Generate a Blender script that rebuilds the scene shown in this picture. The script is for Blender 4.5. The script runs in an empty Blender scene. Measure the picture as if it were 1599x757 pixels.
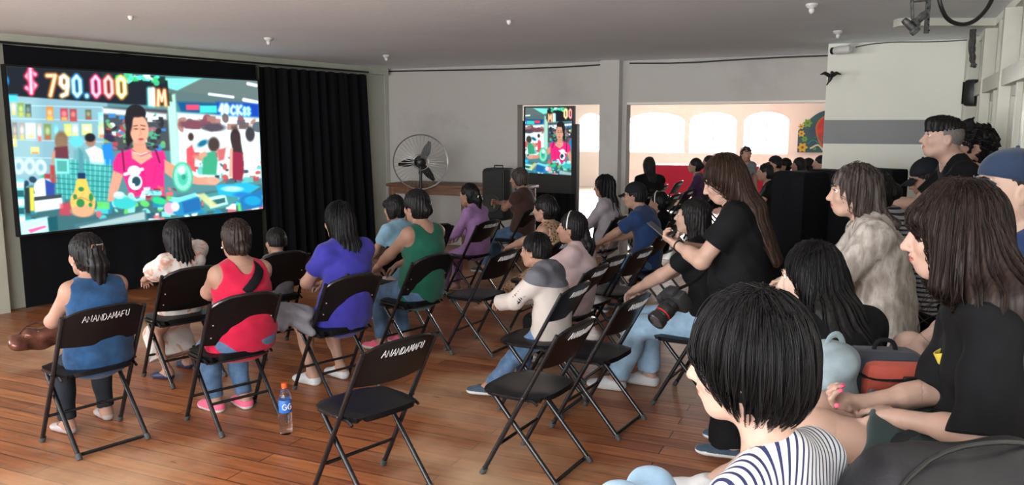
import bpy, math, random
import numpy as np
from mathutils import Vector, Matrix
from math import sin, cos, pi, radians, sqrt

# ------------------------------------------------------------------ camera, world, light
SC = bpy.context.scene
COL = SC.collection
F_PX = 1250.0; PITCH = radians(8.26); CAM_H = 1.75
cam_data = bpy.data.cameras.new('camera'); cam = bpy.data.objects.new('camera', cam_data); COL.objects.link(cam)
cam.location = (0, 0, CAM_H); cam.rotation_euler = (pi/2 - PITCH, 0, 0)
cam_data.sensor_width = 36; cam_data.lens = F_PX/1599*36; cam_data.clip_start = 0.05
SC.camera = cam
SC.view_settings.view_transform = 'Standard'; SC.view_settings.look = 'None'
SC.view_settings.gamma = 1; SC.view_settings.use_curve_mapping = False
SC.view_settings.exposure = 0.72

def ray(px, py):
    x = (px-799.5)/F_PX; u = -(py-378.5)/F_PX
    return Vector((x, cos(PITCH)+sin(PITCH)*u, -sin(PITCH)+cos(PITCH)*u))
def G(px, py, z=0.0):
    r = ray(px, py); return Vector((0, 0, CAM_H)) + r*((z-CAM_H)/r.z)
def PD(px, py, D):
    r = ray(px, py); return Vector((0, 0, CAM_H)) + r*(D/r.y)

world = bpy.data.worlds.new('world'); SC.world = world; world.use_nodes = True
wbg = world.node_tree.nodes['Background']; wbg.inputs[0].default_value = (.93, .96, 1, 1); wbg.inputs[1].default_value = 2.2

def area(name, loc, target, sx, sy, power, color=(1, 1, 1)):
    l = bpy.data.lights.new(name, 'AREA'); l.shape = 'RECTANGLE'; l.size = sx; l.size_y = sy
    l.energy = power; l.color = color
    o = bpy.data.objects.new(name, l); COL.objects.link(o); o.location = loc
    o.rotation_euler = (Vector(target)-Vector(loc)).to_track_quat('-Z', 'Y').to_euler()
    return o
# room plan (metres): camera at the origin looking along +y
LW = Vector((.534, .845, 0)); LW0 = Vector((-4.80, 7.6, 0))       # screen wall runs away to the right
BW = Vector((.909, -.417, 0)); BW0 = Vector((-1.95, 12.3, 0))     # back wall
RW = Vector((.425, .905, 0)); RW0 = Vector((4.50, 7.95, 0))       # window wall on the right
CZ = 2.6
def at(o, d, s, z=0): return Vector((o.x+d.x*s, o.y+d.y*s, z))
# daylight coming in by the windows behind and left of the camera
area('daylight_rear', (-3.6, -2.12, 1.70), (-3.0, 6, 6.5), 6.5, 1.35, 470, (.95, .975, 1))
area('daylight_left', at(LW0, LW, -6.0, 1.7)+Vector((-.30, .19, 0)), at(LW0, LW, -6.0, 3.6)+Vector((4, -2.5, 0)), 3.6, 1.4, 300, (.94, .97, 1))
# daylight standing outside the arched windows of the far hall
FW0 = Vector((1.2, 23.9, 0)); FWd = Vector((.909, -.417, 0))
area('daylight_far', at(FW0, FWd, 4.6, 1.7)+Vector((.25, .55, 0)), at(FW0, FWd, 4.6, 0.6)-Vector((3.1, 6.7, 0)), 9.0, 1.5, 1800, (1.0, .98, .96))

# ------------------------------------------------------------------ materials
MATS = {}
def new_mat(name):
    m = bpy.data.materials.new(name); m.use_nodes = True
    return m, m.node_tree, m.node_tree.nodes['Principled BSDF']
def mat(name, col, rough=.6, metal=0, bump=0, bscale=60, var=0, vscale=8, spec=.5, coat=0, sheen=0, sss=0, stretch=None, col2=None, trans=0, ior=1.45, alpha=1):
    if name in MATS: return MATS[name]
    m, nt, b = new_mat(name)
    N, L = nt.nodes, nt.links
    b.inputs['Base Color'].default_value = (*col, 1); b.inputs['Roughness'].default_value = rough
    b.inputs['Metallic'].default_value = metal; b.inputs['Specular IOR Level'].default_value = spec
    b.inputs['Coat Weight'].default_value = coat; b.inputs['Sheen Weight'].default_value = sheen
    b.inputs['Transmission Weight'].default_value = trans; b.inputs['IOR'].default_value = ior
    if alpha < 1: b.inputs['Alpha'].default_value = alpha
    if sss: b.inputs['Subsurface Weight'].default_value = sss; b.inputs['Subsurface Radius'].default_value = (.02, .008, .004); b.inputs['Subsurface Scale'].default_value = .5
    tc = N.new('ShaderNodeTexCoord'); mp = N.new('ShaderNodeMapping'); L.new(tc.outputs['Object'], mp.inputs[0])
    if stretch: mp.inputs['Scale'].default_value = stretch
    if var or col2:
        n = N.new('ShaderNodeTexNoise'); n.inputs['Scale'].default_value = vscale; n.inputs['Detail'].default_value = 5
        L.new(mp.outputs[0], n.inputs[0])
        r = N.new('ShaderNodeValToRGB'); r.color_ramp.elements[0].position = .3; r.color_ramp.elements[1].position = .7
        c2 = col2 or tuple(min(1, c*(1+var)) for c in col); c1 = col if col2 else tuple(c*(1-var) for c in col)
        r.color_ramp.elements[0].color = (*c1, 1); r.color_ramp.elements[1].color = (*c2, 1)
        L.new(n.outputs[0], r.inputs[0]); L.new(r.outputs[0], b.inputs['Base Color'])
    if bump:
        n2 = N.new('ShaderNodeTexNoise'); n2.inputs['Scale'].default_value = bscale; n2.inputs['Detail'].default_value = 3
        L.new(mp.outputs[0], n2.inputs[0])
        bp = N.new('ShaderNodeBump'); bp.inputs['Strength'].default_value = bump; bp.inputs['Distance'].default_value = .01
        L.new(n2.outputs[0], bp.inputs['Height']); L.new(bp.outputs[0], b.inputs['Normal'])
    MATS[name] = m
    return m

def math_node(nt, op, a, b=None):
    n = nt.nodes.new('ShaderNodeMath'); n.operation = op
    for i, v in enumerate((a, b)):
        if v is None: continue
        if isinstance(v, (int, float)): n.inputs[i].default_value = v
        else: nt.links.new(v, n.inputs[i])
    return n.outputs[0]

def floor_material():
    m, nt, b = new_mat('worn_wood_boards'); N, L = nt.nodes, nt.links
    tc = N.new('ShaderNodeTexCoord'); mp = N.new('ShaderNodeMapping'); mp.inputs['Rotation'].default_value = (0, 0, radians(24))
    L.new(tc.outputs['Object'], mp.inputs[0])
    br = N.new('ShaderNodeTexBrick'); br.inputs['Scale'].default_value = 1; br.inputs['Mortar Size'].default_value = .0035
    br.inputs['Brick Width'].default_value = 1.9; br.inputs['Row Height'].default_value = .12; br.inputs['Bias'].default_value = 0
    br.inputs['Color1'].default_value = (.24, .078, .030, 1); br.inputs['Color2'].default_value = (.42, .155, .055, 1); br.inputs['Mortar'].default_value = (.05, .022, .012, 1)
    L.new(mp.outputs[0], br.inputs[0])
    mp2 = N.new('ShaderNodeMapping'); mp2.inputs['Scale'].default_value = (1.2, 16, 1); L.new(mp.outputs[0], mp2.inputs[0])
    n = N.new('ShaderNodeTexNoise'); n.inputs['Scale'].default_value = 2.2; n.inputs['Detail'].default_value = 7; L.new(mp2.outputs[0], n.inputs[0])
    r = N.new('ShaderNodeValToRGB'); r.color_ramp.elements[0].position = .3; r.color_ramp.elements[0].color = (.55, .5, .48, 1); r.color_ramp.elements[1].position = .72; r.color_ramp.elements[1].color = (1.25, 1.2, 1.15, 1)
    L.new(n.outputs[0], r.inputs[0])
    mx = N.new('ShaderNodeMix'); mx.data_type = 'RGBA'; mx.blend_type = 'MULTIPLY'; mx.inputs[0].default_value = .9
    L.new(br.outputs[0], mx.inputs[6]); L.new(r.outputs[0], mx.inputs[7])
    # worn pale patches where the varnish is gone
    n3 = N.new('ShaderNodeTexNoise'); n3.inputs['Scale'].default_value = .75; n3.inputs['Detail'].default_value = 6; L.new(mp.outputs[0], n3.inputs[0])
    r3 = N.new('ShaderNodeValToRGB'); r3.color_ramp.elements[0].position = .5; r3.color_ramp.elements[0].color = (0, 0, 0, 1); r3.color_ramp.elements[1].position = .66; r3.color_ramp.elements[1].color = (1, 1, 1, 1)
    L.new(n3.outputs[0], r3.inputs[0])
    mx2 = N.new('ShaderNodeMix'); mx2.data_type = 'RGBA'; mx2.inputs[7].default_value = (.66, .45, .28, 1)
    f2 = math_node(nt, 'MULTIPLY', r3.outputs[0], .72); L.new(f2, mx2.inputs[0]); L.new(mx.outputs[2], mx2.inputs[6])
    # dark knots and scuffs
    n4 = N.new('ShaderNodeTexNoise'); n4.inputs['Scale'].default_value = 9; n4.inputs['Detail'].default_value = 4
    mp4 = N.new('ShaderNodeMapping'); mp4.inputs['Scale'].default_value = (.6, 1.6, 1); L.new(mp.outputs[0], mp4.inputs[0]); L.new(mp4.outputs[0], n4.inputs[0])
    r4 = N.new('ShaderNodeValToRGB'); r4.color_ramp.elements[0].position = .68; r4.color_ramp.elements[0].color = (0, 0, 0, 1); r4.color_ramp.elements[1].position = .74; r4.color_ramp.elements[1].color = (.7, .7, .7, 1)
    L.new(n4.outputs[0], r4.inputs[0])
    mx3 = N.new('ShaderNodeMix'); mx3.data_type = 'RGBA'; mx3.inputs[7].default_value = (.10, .04, .02, 1)
    L.new(r4.outputs[0], mx3.inputs[0]); L.new(mx2.outputs[2], mx3.inputs[6]); L.new(mx3.outputs[2], b.inputs['Base Color'])
    b.inputs['Specular IOR Level'].default_value = .36
    rr = N.new('ShaderNodeValToRGB'); rr.color_ramp.elements[0].position = .3; rr.color_ramp.elements[0].color = (.26,)*3+(1,); rr.color_ramp.elements[1].position = .75; rr.color_ramp.elements[1].color = (.52,)*3+(1,)
    L.new(n3.outputs[0], rr.inputs[0]); L.new(rr.outputs[0], b.inputs['Roughness'])
    bp = N.new('ShaderNodeBump'); bp.inputs['Strength'].default_value = .35; bp.inputs['Distance'].default_value = .004
    h = math_node(nt, 'SUBTRACT', n.outputs[0], br.outputs[1]); L.new(h, bp.inputs['Height']); L.new(bp.outputs[0], b.inputs['Normal'])
    return m

def plaster(name, base, stain, amount=.5, scale=1.2, bump=.15, rough=.75):
    m, nt, b = new_mat(name); N, L = nt.nodes, nt.links
    tc = N.new('ShaderNodeTexCoord'); n = N.new('ShaderNodeTexNoise'); n.inputs['Scale'].default_value = scale; n.inputs['Detail'].default_value = 8; n.inputs['Roughness'].default_value = .6
    L.new(tc.outputs['Object'], n.inputs[0])
    r = N.new('ShaderNodeValToRGB'); r.color_ramp.elements[0].position = .52; r.color_ramp.elements[0].color = (0, 0, 0, 1); r.color_ramp.elements[1].position = .72; r.color_ramp.elements[1].color = (1, 1, 1, 1)
    L.new(n.outputs[0], r.inputs[0])
    mx = N.new('ShaderNodeMix'); mx.data_type = 'RGBA'; mx.inputs[6].default_value = (*base, 1); mx.inputs[7].default_value = (*stain, 1)
    L.new(math_node(nt, 'MULTIPLY', r.outputs[0], amount), mx.inputs[0]); L.new(mx.outputs[2], b.inputs['Base Color'])
    b.inputs['Roughness'].default_value = rough
    n2 = N.new('ShaderNodeTexNoise'); n2.inputs['Scale'].default_value = 14; n2.inputs['Detail'].default_value = 6; L.new(tc.outputs['Object'], n2.inputs[0])
    bp = N.new('ShaderNodeBump'); bp.inputs['Strength'].default_value = bump; bp.inputs['Distance'].default_value = .02
    L.new(n2.outputs[0], bp.inputs['Height']); L.new(bp.outputs[0], b.inputs['Normal'])
    return m

# ------------------------------------------------------------------ mesh builder
class MB:
    def __init__(s): s.v = []; s.f = []; s.m = []
    def add(s, vs, fs, mi=0):
        o = len(s.v); s.v += [tuple(v) for v in vs]; s.f += [tuple(i+o for i in f) for f in fs]; s.m += [mi]*len(fs)
        return s
    def box(s, c, size, rot=None, mi=0, bev=0):
        x, y, z = [a/2 for a in size]; c = Vector(c)
        R = rot if rot is not None else Matrix.Identity(3)
        if bev <= 0:
            vs = [c+R@Vector((i*x, j*y, k*z)) for i in (-1, 1) for j in (-1, 1) for k in (-1, 1)]
            return s.add(vs, [(0, 1, 3, 2), (4, 6, 7, 5), (0, 4, 5, 1), (2, 3, 7, 6), (0, 2, 6, 4), (1, 5, 7, 3)], mi)
        b = min(bev, x*.95, y*.95, z*.95); rings = []
        def rect(ix, iy, zz):
            pts = []
            for (sx, sy) in ((1, 1), (-1, 1), (-1, -1), (1, -1)):
                for q in (0, .5, 1):
                    an = {(1, 1): 0, (-1, 1): pi/2, (-1, -1): pi, (1, -1): 1.5*pi}[(sx, sy)]+q*pi/2
                    pts.append(c+R@Vector((sx*(x-b)+cos(an)*ix, sy*(y-b)+sin(an)*iy, zz)))
            return pts
        for zz, k in ((-z, .0), (-z+b*.3, .7), (-z+b, 1), (z-b, 1), (z-b*.3, .7), (z, .0)): rings.append(rect(b*k, b*k, zz))
        n = 12; vs = [p for r in rings for p in r]; fs = []
        for i in range(5):
            for j in range(n): fs.append((i*n+j, i*n+(j+1) % n, (i+1)*n+(j+1) % n, (i+1)*n+j))
        fs += [tuple(reversed(range(n))), tuple(range(5*n, 6*n))]
        return s.add(vs, fs, mi)
    def tube(s, pts, r, n=8, mi=0, closed=False, flat=None, smoothpath=0):
        pts = [Vector(p) for p in pts]
        for _ in range(smoothpath):
            q = [pts[0]] if not closed else []
            rng = range(len(pts)-1) if not closed else range(len(pts))
            for i in rng:
                a, b = pts[i], pts[(i+1) % len(pts)]
                if closed or 0 < i: q.append(a*.75+b*.25)
                if closed or i < len(pts)-2: q.append(a*.25+b*.75)
            if not closed: q.append(pts[-1])
            pts = q
        k = len(pts); rr = r if hasattr(r, '__len__') else [r]*k
        if len(rr) != k: rr = list(np.interp(np.linspace(0, 1, k), np.linspace(0, 1, len(rr)), rr))
        vs = []; prev = None
        for i, p in enumerate(pts):
            a = pts[i-1] if (i or closed) else pts[i]; b = pts[(i+1) % k] if (i < k-1 or closed) else pts[i]
            t = (b-a); t = t.normalized() if t.length > 1e-9 else Vector((0, 0, 1))
            if prev is None:
                u = t.orthogonal().normalized() if flat is None else (Vector(flat)-t*t.dot(Vector(flat))).normalized()
            else:
                u = prev-t*prev.dot(t); u = u.normalized() if u.length > 1e-6 else t.orthogonal().normalized()
            prev = u; w = t.cross(u)
            for j in range(n):
                an = 2*pi*j/n
                fy = 1 if flat is None else .25
                vs.append(p+u*cos(an)*rr[i]*fy+w*sin(an)*rr[i])
        fs = []
        for i in range(k if closed else k-1):
            for j in range(n):
                i2 = (i+1) % k; fs.append((i*n+j, i*n+(j+1) % n, i2*n+(j+1) % n, i2*n+j))
        if not closed: fs += [tuple(reversed(range(n))), tuple(range((k-1)*n, k*n))]
        return s.add(vs, fs, mi)
    def lathe(s, prof, c=(0, 0, 0), n=24, rot=None, mi=0):
        c = Vector(c); R = rot if rot is not None else Matrix.Identity(3); vs = []; fs = []
        for r, z in prof:
            for j in range(n): vs.append(c+R@Vector((r*cos(2*pi*j/n), r*sin(2*pi*j/n), z)))
        for i in range(len(prof)-1):
            for j in range(n): fs.append((i*n+j, i*n+(j+1) % n, (i+1)*n+(j+1) % n, (i+1)*n+j))
        fs += [tuple(reversed(range(n))), tuple(range((len(prof)-1)*n, len(prof)*n))]
        return s.add(vs, fs, mi)
    def ball(s, c, r, n=12, mi=0, rot=None):
        rx, ry, rz = r if hasattr(r, '__len__') else (r, r, r)
        c = Vector(c); R = rot if rot is not None else Matrix.Identity(3); vs = []; fs = []; m = n//2
        for i in range(1, m):
            th = pi*i/m
            for j in range(n): vs.append(c+R@Vector((rx*sin(th)*cos(2*pi*j/n), ry*sin(th)*sin(2*pi*j/n), -rz*cos(th))))
        vs += [c+R@Vector((0, 0, -rz)), c+R@Vector((0, 0, rz))]; b = (m-1)*n
        for i in range(m-2):
            for j in range(n): fs.append((i*n+j, i*n+(j+1) % n, (i+1)*n+(j+1) % n, (i+1)*n+j))
        for j in range(n): fs.append((b, (j+1) % n, j)); fs.append((b+1, (m-2)*n+j, (m-2)*n+(j+1) % n))
        return s.add(vs, fs, mi)
    def grid(s, fn, nu, nv, thick=0, mi=0, closed_u=False):
        """surface fn(u,v)->Vector, u,v in 0..1; with thickness a closed slab"""
        P = [[Vector(fn(i/nu, j/nv)) for j in range(nv+1)] for i in range(nu+1)]
        if not thick:
            vs = [p for r in P for p in r]; fs = [(i*(nv+1)+j, (i+1)*(nv+1)+j, (i+1)*(nv+1)+j+1, i*(nv+1)+j+1) for i in range(nu) for j in range(nv)]
            return s.add(vs, fs, mi)
        Q = []
        for i in range(nu+1):
            row = []
            for j in range(nv+1):
                a = P[min(i+1, nu)][j]-P[max(i-1, 0)][j]; b = P[i][min(j+1, nv)]-P[i][max(j-1, 0)]
                nn = a.cross(b); nn = nn.normalized() if nn.length > 1e-12 else Vector((0, 0, 1))
                row.append(P[i][j]-nn*thick)
            Q.append(row)
        w = nv+1; n1 = (nu+1)*w
        vs = [p for r in P for p in r]+[p for r in Q for p in r]; fs = []
        for i in range(nu):
            for j in range(nv):
                fs.append((i*w+j, (i+1)*w+j, (i+1)*w+j+1, i*w+j+1)); fs.append((n1+i*w+j, n1+i*w+j+1, n1+(i+1)*w+j+1, n1+(i+1)*w+j))
        for i in range(nu):
            fs.append((i*w, n1+i*w, n1+(i+1)*w, (i+1)*w)); fs.append((i*w+nv, (i+1)*w+nv, n1+(i+1)*w+nv, n1+i*w+nv))
        for j in range(nv):
            fs.append((j, j+1, n1+j+1, n1+j)); fs.append((nu*w+j, n1+nu*w+j, n1+nu*w+j+1, nu*w+j+1))
        return s.add(vs, fs, mi)
    def prism(s, poly, axis_o, ax, ay, az, depth, mi=0):
        """poly 2-D points in (ax, ay), extruded along az by depth"""
        o = Vector(axis_o); n = len(poly)
        a = [o+ax*p[0]+ay*p[1] for p in poly]; b = [p+az*depth for p in a]
        fs = [tuple(reversed(range(n))), tuple(range(n, 2*n))]+[(i, (i+1) % n, n+(i+1) % n, n+i) for i in range(n)]
        return s.add(a+b, fs, mi)
    def build(s, name, mats, parent=None, smooth=True, angle=40):
        me = bpy.data.meshes.new(name); me.from_pydata(s.v, [], s.f)
        if not isinstance(mats, (list, tuple)): mats = [mats]
        for m in mats: me.materials.append(m)
        me.polygons.foreach_set('material_index', s.m)
        if smooth:
            me.polygons.foreach_set('use_smooth', [True]*len(me.polygons))
            me.update(); me.set_sharp_from_angle(angle=radians(angle))
        me.update()
        o = bpy.data.objects.new(name, me); COL.objects.link(o)
        if parent: o.parent = parent
        return o
def tag(o, label, cat, group=None, kind=None):
    if label: o['label'] = label
    if cat: o['category'] = cat
    if group: o['group'] = group
    if kind: o['kind'] = kind
    return o
def thing(name, label, cat, loc=(0, 0, 0), rz=0, group=None):
    o = bpy.data.objects.new(name, None); COL.objects.link(o); o.empty_display_size = .1
    o.location = loc; o.rotation_euler = (0, 0, rz); return tag(o, label, cat, group)
def struct(o): o['kind'] = 'structure'; return o
def Rz(a): return Matrix.Rotation(a, 3, 'Z')
def Rx(a): return Matrix.Rotation(a, 3, 'X')
def Ry(a): return Matrix.Rotation(a, 3, 'Y')
def basis(x, y, z): return Matrix((x, y, z)).transposed()

# stroke letters (unit box), used for hand lettering on chairs, clothes, signs
GL = {'A': [[(0, 0), (.45, 1), (.9, 0)], [(.2, .4), (.7, .4)]], 'N': [[(0, 0), (0, 1), (.8, 0), (.8, 1)]],
      'D': [[(0, 0), (0, 1), (.4, .95), (.8, .6), (.75, .25), (.4, 0), (0, 0)]], 'M': [[(0, 0), (.1, 1), (.45, .3), (.8, 1), (.9, 0)]],
      'F': [[(0, 0), (0, 1), (.7, 1)], [(0, .5), (.55, .5)]], 'U': [[(0, 1), (.05, .2), (.4, 0), (.75, .2), (.8, 1)]],
      'I': [[(.2, 0), (.2, 1)]], 'T': [[(0, 1), (.9, 1)], [(.45, 1), (.45, 0)]], 'G': [[(.8, .8), (.4, 1), (0, .6), (.1, .15), (.5, 0), (.8, .2), (.8, .5), (.5, .5)]],
      'S': [[(.8, .85), (.4, 1), (.05, .75), (.4, .52), (.8, .28), (.4, 0), (0, .15)]], '$': [[(.8, .85), (.4, 1), (.05, .75), (.4, .52), (.8, .28), (.4, 0), (0, .15)], [(.4, 1.12), (.4, -.12)]],
      '7': [[(0, 1), (.8, 1), (.25, 0)]], '9': [[(.75, .6), (.4, .4), (.05, .6), (.1, .9), (.4, 1), (.75, .85), (.75, .5), (.6, .1), (.15, 0)]],
      '0': [[(.4, 0), (.08, .2), (.05, .8), (.4, 1), (.72, .8), (.75, .2), (.4, 0)]], '.': [[(.1, 0), (.1, .04)]],
      'C': [[(.8, .85), (.4, 1), (0, .6), (.05, .2), (.4, 0), (.8, .15)]], 'K': [[(0, 0), (0, 1)], [(.75, 1), (0, .5), (.8, 0)]],
      '4': [[(.6, 0), (.6, 1), (0, .35), (.8, .35)]], '8': [[(.4, .52), (.1, .75), (.4, 1), (.7, .75), (.4, .52), (.05, .25), (.4, 0), (.75, .25), (.4, .52)]], '3': [[(.05, .9), (.4, 1), (.7, .75), (.35, .52), (.75, .25), (.4, 0), (.05, .12)]]}
def strokes(text, gap=1.12):
    out = []; x = 0
    for ch in text:
        for st in GL.get(ch, []): out.append([(x+a, b) for a, b in st])
        x += gap*(.4 if ch in '.I' else 1)
    return out, x
# ------------------------------------------------------------------ room shell
M_FLOOR = floor_material()
M_CEIL = plaster('ceiling_plaster', (.88, .94, .98), (.74, .80, .85), .5, .5, .12, .85)
M_WALL = plaster('off_white_plaster', (.52, .495, .46), (.34, .32, .30), .6, .9, .2)
M_WALL2 = plaster('partition_paint', (.80, .79, .70), (.70, .69, .62), .4, .8, .1)
M_GREENW = plaster('greenish_cream_paint', (.42, .43, .35), (.30, .31, .25), .5, 2, .1)
M_BAND = plaster('grey_painted_band', (.27, .275, .275), (.22, .225, .225), .5, 2, .1)
M_FARW = plaster('cream_hall_paint', (.84, .79, .72), (.72, .65, .58), .5, .8, .1)
M_CREAM = mat('cream_window_paint', (.56, .55, .47), .45, bump=.1, bscale=30, var=.08, vscale=6)
M_TILE = mat('pale_worn_cement', (.30, .27, .24), .30, var=.2, vscale=2)
BLK = mat('black_cloth', (.0045, .0045, .006), .9, bump=.25, bscale=80, spec=.2)
def wall_seg(mb, o, d, s0, s1, z0, z1, t=.18, side=1, mi=0):
    n = Vector((-d.y, d.x, 0))*side   # thickness goes away from the room
    a = at(o, d, s0, z0); mb.prism([(0, 0), (s1-s0, 0), (s1-s0, z1-z0), (0, z1-z0)], a, d, Vector((0, 0, 1)), n, t, mi)
def hit(o, d, px):
    r = ray(px, 300); den = d.x*r.y-d.y*r.x
    return (o.y*r.x-o.x*r.y)/den
def zon(o, d, px, py):
    s = hit(o, d, px); p = at(o, d, s); r = ray(px, py); return CAM_H+r.z*(p.y/r.y)
# main floor, far floor
fl = MB().box((-1, 6, -.05), (26, 20, .1)); struct(fl.build('floor', M_FLOOR, smooth=False))
def wall_poly(name, pts, z0, z1, m):
    mb = MB(); mb.add([(p[0], p[1], z0) for p in pts]+[(p[0], p[1], z1) for p in pts],
                      [tuple(reversed(range(len(pts)))), tuple(range(len(pts), 2*len(pts)))]+[(i, (i+1) % len(pts), len(pts)+(i+1) % len(pts), len(pts)+i) for i in range(len(pts))])
    return struct(mb.build(name, m, smooth=False))
cb0 = at(BW0, BW, -1.0); cb1 = at(BW0, BW, 12)
wall_poly('floor.001', [(-12, 16), (cb1.x+.0, cb1.y), (16, 10), (16, 26), (-12, 26)], -.1, .006, M_TILE) if False else None
ffp = [at(BW0, BW, -4), at(BW0, BW, 13), at(BW0, BW, 13)+Vector((7.5, 15.0, 0)), at(BW0, BW, -4)+Vector((7.5, 15.0, 0))]
wall_poly('floor.001', [(p.x, p.y) for p in ffp], -.02, .005, M_TILE)
# main ceiling (over the room up to the back wall) and the hall ceiling beyond
cp = [(-14, -2.4), (12, -2.4), at(BW0, BW, 13).to_tuple()[:2], at(BW0, BW, -9).to_tuple()[:2]]
wall_poly('ceiling', cp, CZ, CZ+.12, M_CEIL)
cp = [at(BW0, BW, -4), at(BW0, BW, 13), at(BW0, BW, 13)+Vector((7.5, 15.0, 0)), at(BW0, BW, -4)+Vector((7.5, 15.0, 0))]
wall_poly('ceiling.001', [(p.x, p.y) for p in cp], 3.0, 3.12, M_FARW)

# screen wall: runs from the window on the far left to the back wall
mb = MB()
wall_seg(mb, LW0, LW, -12.0, -8.0, 0, CZ, .2, 1); wall_seg(mb, LW0, LW, -8.0, -4.2, 0, .95, .2, 1); wall_seg(mb, LW0, LW, -8.0, -4.2, 2.45, CZ, .2, 1)
wall_seg(mb, LW0, LW, -4.2, 5.6, 0, CZ, .2, 1)
struct(mb.build('wall_left', M_GREENW, smooth=False))
fr = MB()
nL = Vector((-LW.y, LW.x, 0))
for q in range(5): a = at(LW0, LW, -7.97+q*.935, .95)+nL*.05; fr.prism([(0, 0), (.05, 0), (.05, 1.5), (0, 1.5)], a, LW, Vector((0, 0, 1)), nL, .06)
for z in (.95, 1.9, 2.4): a = at(LW0, LW, -8.0, z)+nL*.05; fr.prism([(0, 0), (3.8, 0), (3.8, .05), (0, .05)], a, LW, Vector((0, 0, 1)), nL, .06)
struct(fr.build('window_1', M_CREAM, smooth=False))
# wall behind the camera with a long window
mb = MB(); mb.box((-10.2, -1.9, 1.3), (6, .2, 2.6)); mb.box((5.4, -1.9, 1.3), (10.8, .2, 2.6)); mb.box((-3.6, -1.9, .5), (7.2, .2, 1.0)); mb.box((-3.6, -1.9, 2.53), (7.2, .2, .14))
struct(mb.build('wall_rear', M_WALL2, smooth=False))
fr = MB()
for q in range(8): fr.box((-7.15+q*1.014, -1.86, 1.73), (.06, .06, 1.46))
for z in (1.02, 1.9, 2.44): fr.box((-3.6, -1.86, z), (7.2, .06, .05))
struct(fr.build('window_2', M_CREAM, smooth=False))

# back wall with its column, the doorway and the wide opening
s_d0, s_d1 = hit(BW0, BW, 808), hit(BW0, BW, 942); s_o0 = hit(BW0, BW, 976); s_c0, s_c1 = hit(BW0, BW, 940), hit(BW0, BW, 969)
zt_d = zon(BW0, BW, 870, 163); zt_o = zon(BW0, BW, 1120, 158)
mb = MB()
wall_seg(mb, BW0, BW, -.6, s_d0, 0, CZ); wall_seg(mb, BW0, BW, s_d0, s_d1, zt_d, CZ); wall_seg(mb, BW0, BW, s_d1, s_o0, 0, CZ)
wall_seg(mb, BW0, BW, s_o0, s_o0+5.2, zt_o, CZ); wall_seg(mb, BW0, BW, s_o0+5.2, 12.5, 0, CZ)
struct(mb.build('wall_back', M_WALL, smooth=False))
nB = Vector((-BW.y, BW.x, 0))
mb = MB(); wall_seg(mb, BW0, BW, s_c0, s_c1, 0, CZ-.001, .16, -1)
struct(mb.build('trim_1', M_WALL, smooth=False))
mb = MB(); wall_seg(mb, BW0, BW, .0, .10, 0, CZ-.001, .10, -1); struct(mb.build('trim_2', M_WALL, smooth=False))
mb = MB(); wall_seg(mb, BW0, BW, s_o0, s_o0+5.2, zt_o-.03, zt_o, .24, 1); struct(mb.build('trim_3', M_FARW, smooth=False))
mb = MB()   # round-edged cornice along the screen wall
wall_seg(mb, LW0, LW, -4, 5.4, CZ-.10, CZ-.001, .10, -1); struct(mb.build('trim_4', M_GREENW, smooth=False))
mb = MB(); wall_seg(mb, LW0, LW, -.62, -.12, 0, CZ-.1, .12, -1); struct(mb.build('trim_5', M_GREENW, smooth=False))

# partition on the right with the grey painted band
PA0 = PD(1291, 120, 8.55); PA0.z = 0; PAd = Vector((.919, -.395, 0))
mb = MB(); wall_seg(mb, PA0, PAd, 0, 1.75, 0, CZ-.001, .14, 1)
struct(mb.build('wall_right', M_WALL2, smooth=False))
zb0, zb1 = zon(PA0, PAd, 1400, 225), zon(PA0, PAd, 1400, 187)
mb = MB(); wall_seg(mb, PA0, PAd, -.002, 1.75, zb0, zb1, .004, -1); struct(mb.build('trim_6', M_BAND, smooth=False))

# window wall on the far right: cream timber frames, painted-over panes
mb = MB(); L = 6.45
nR = Vector((RW.y, -RW.x, 0))
def rw_box(mb, s0, s1, z0, z1, off, dep, mi=0):
    a = at(RW0, RW, -s1, z0)+nR*off; mb.prism([(0, 0), (s1-s0, 0), (s1-s0, z1-z0), (0, z1-z0)], a, RW, Vector((0, 0, 1)), nR, dep, mi)
rw_box(mb, -.3, L, 0, .12, 0, .2); rw_box(mb, -.3, L, CZ-.06, CZ, 0, .2)
struct(mb.build('wall_right.001', M_WALL2, smooth=False))
M_PANE = mat('painted_over_glass', (.40, .39, .33), .28, var=.2, vscale=2.5, bump=.05, bscale=6)
nb = 5; w = L/nb
for k in range(nb):
    s0 = k*w; f = MB()
    rw_box(f, s0, s0+.09, .12, CZ-.06, -.05, .2)                    # thick post
    rw_box(f, s0+w*.5-.035, s0+w*.5+.035, .12, CZ-.06, -.01, .12)
    rw_box(f, s0+.09, s0+w, 2.02, 2.13, -.04, .16)                   # transom
    rw_box(f, s0+.09, s0+w, .12, .2, -.02, .14)
    for (a, b) in ((.09, .16), (w*.5-.11, w*.5-.035), (w*.5+.035, w*.5+.11), (w-.07, w)):
        rw_box(f, s0+a, s0+b, .2, 2.02, .02, .06)
    rw_box(f, s0+.09, s0+w, 1.95, 2.02, .02, .06); rw_box(f, s0+.09, s0+w, 1.0, 1.06, .02, .06)
    fo = struct(f.build('window_%d' % (k+3), M_CREAM, smooth=False))
    g = MB(); rw_box(g, s0+.09, s0+w, .2, CZ-.06, .085, .012); g.build('pane', M_PANE, fo, smooth=False)
e_ = at(RW0, RW, -L); mb = MB(); mb.box((e_.x+.12, (e_.y-2.0)/2+.02, CZ/2), (.2, e_.y+2.1, CZ-.002)); struct(mb.build('wall_right.002', M_WALL2, smooth=False))
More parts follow.
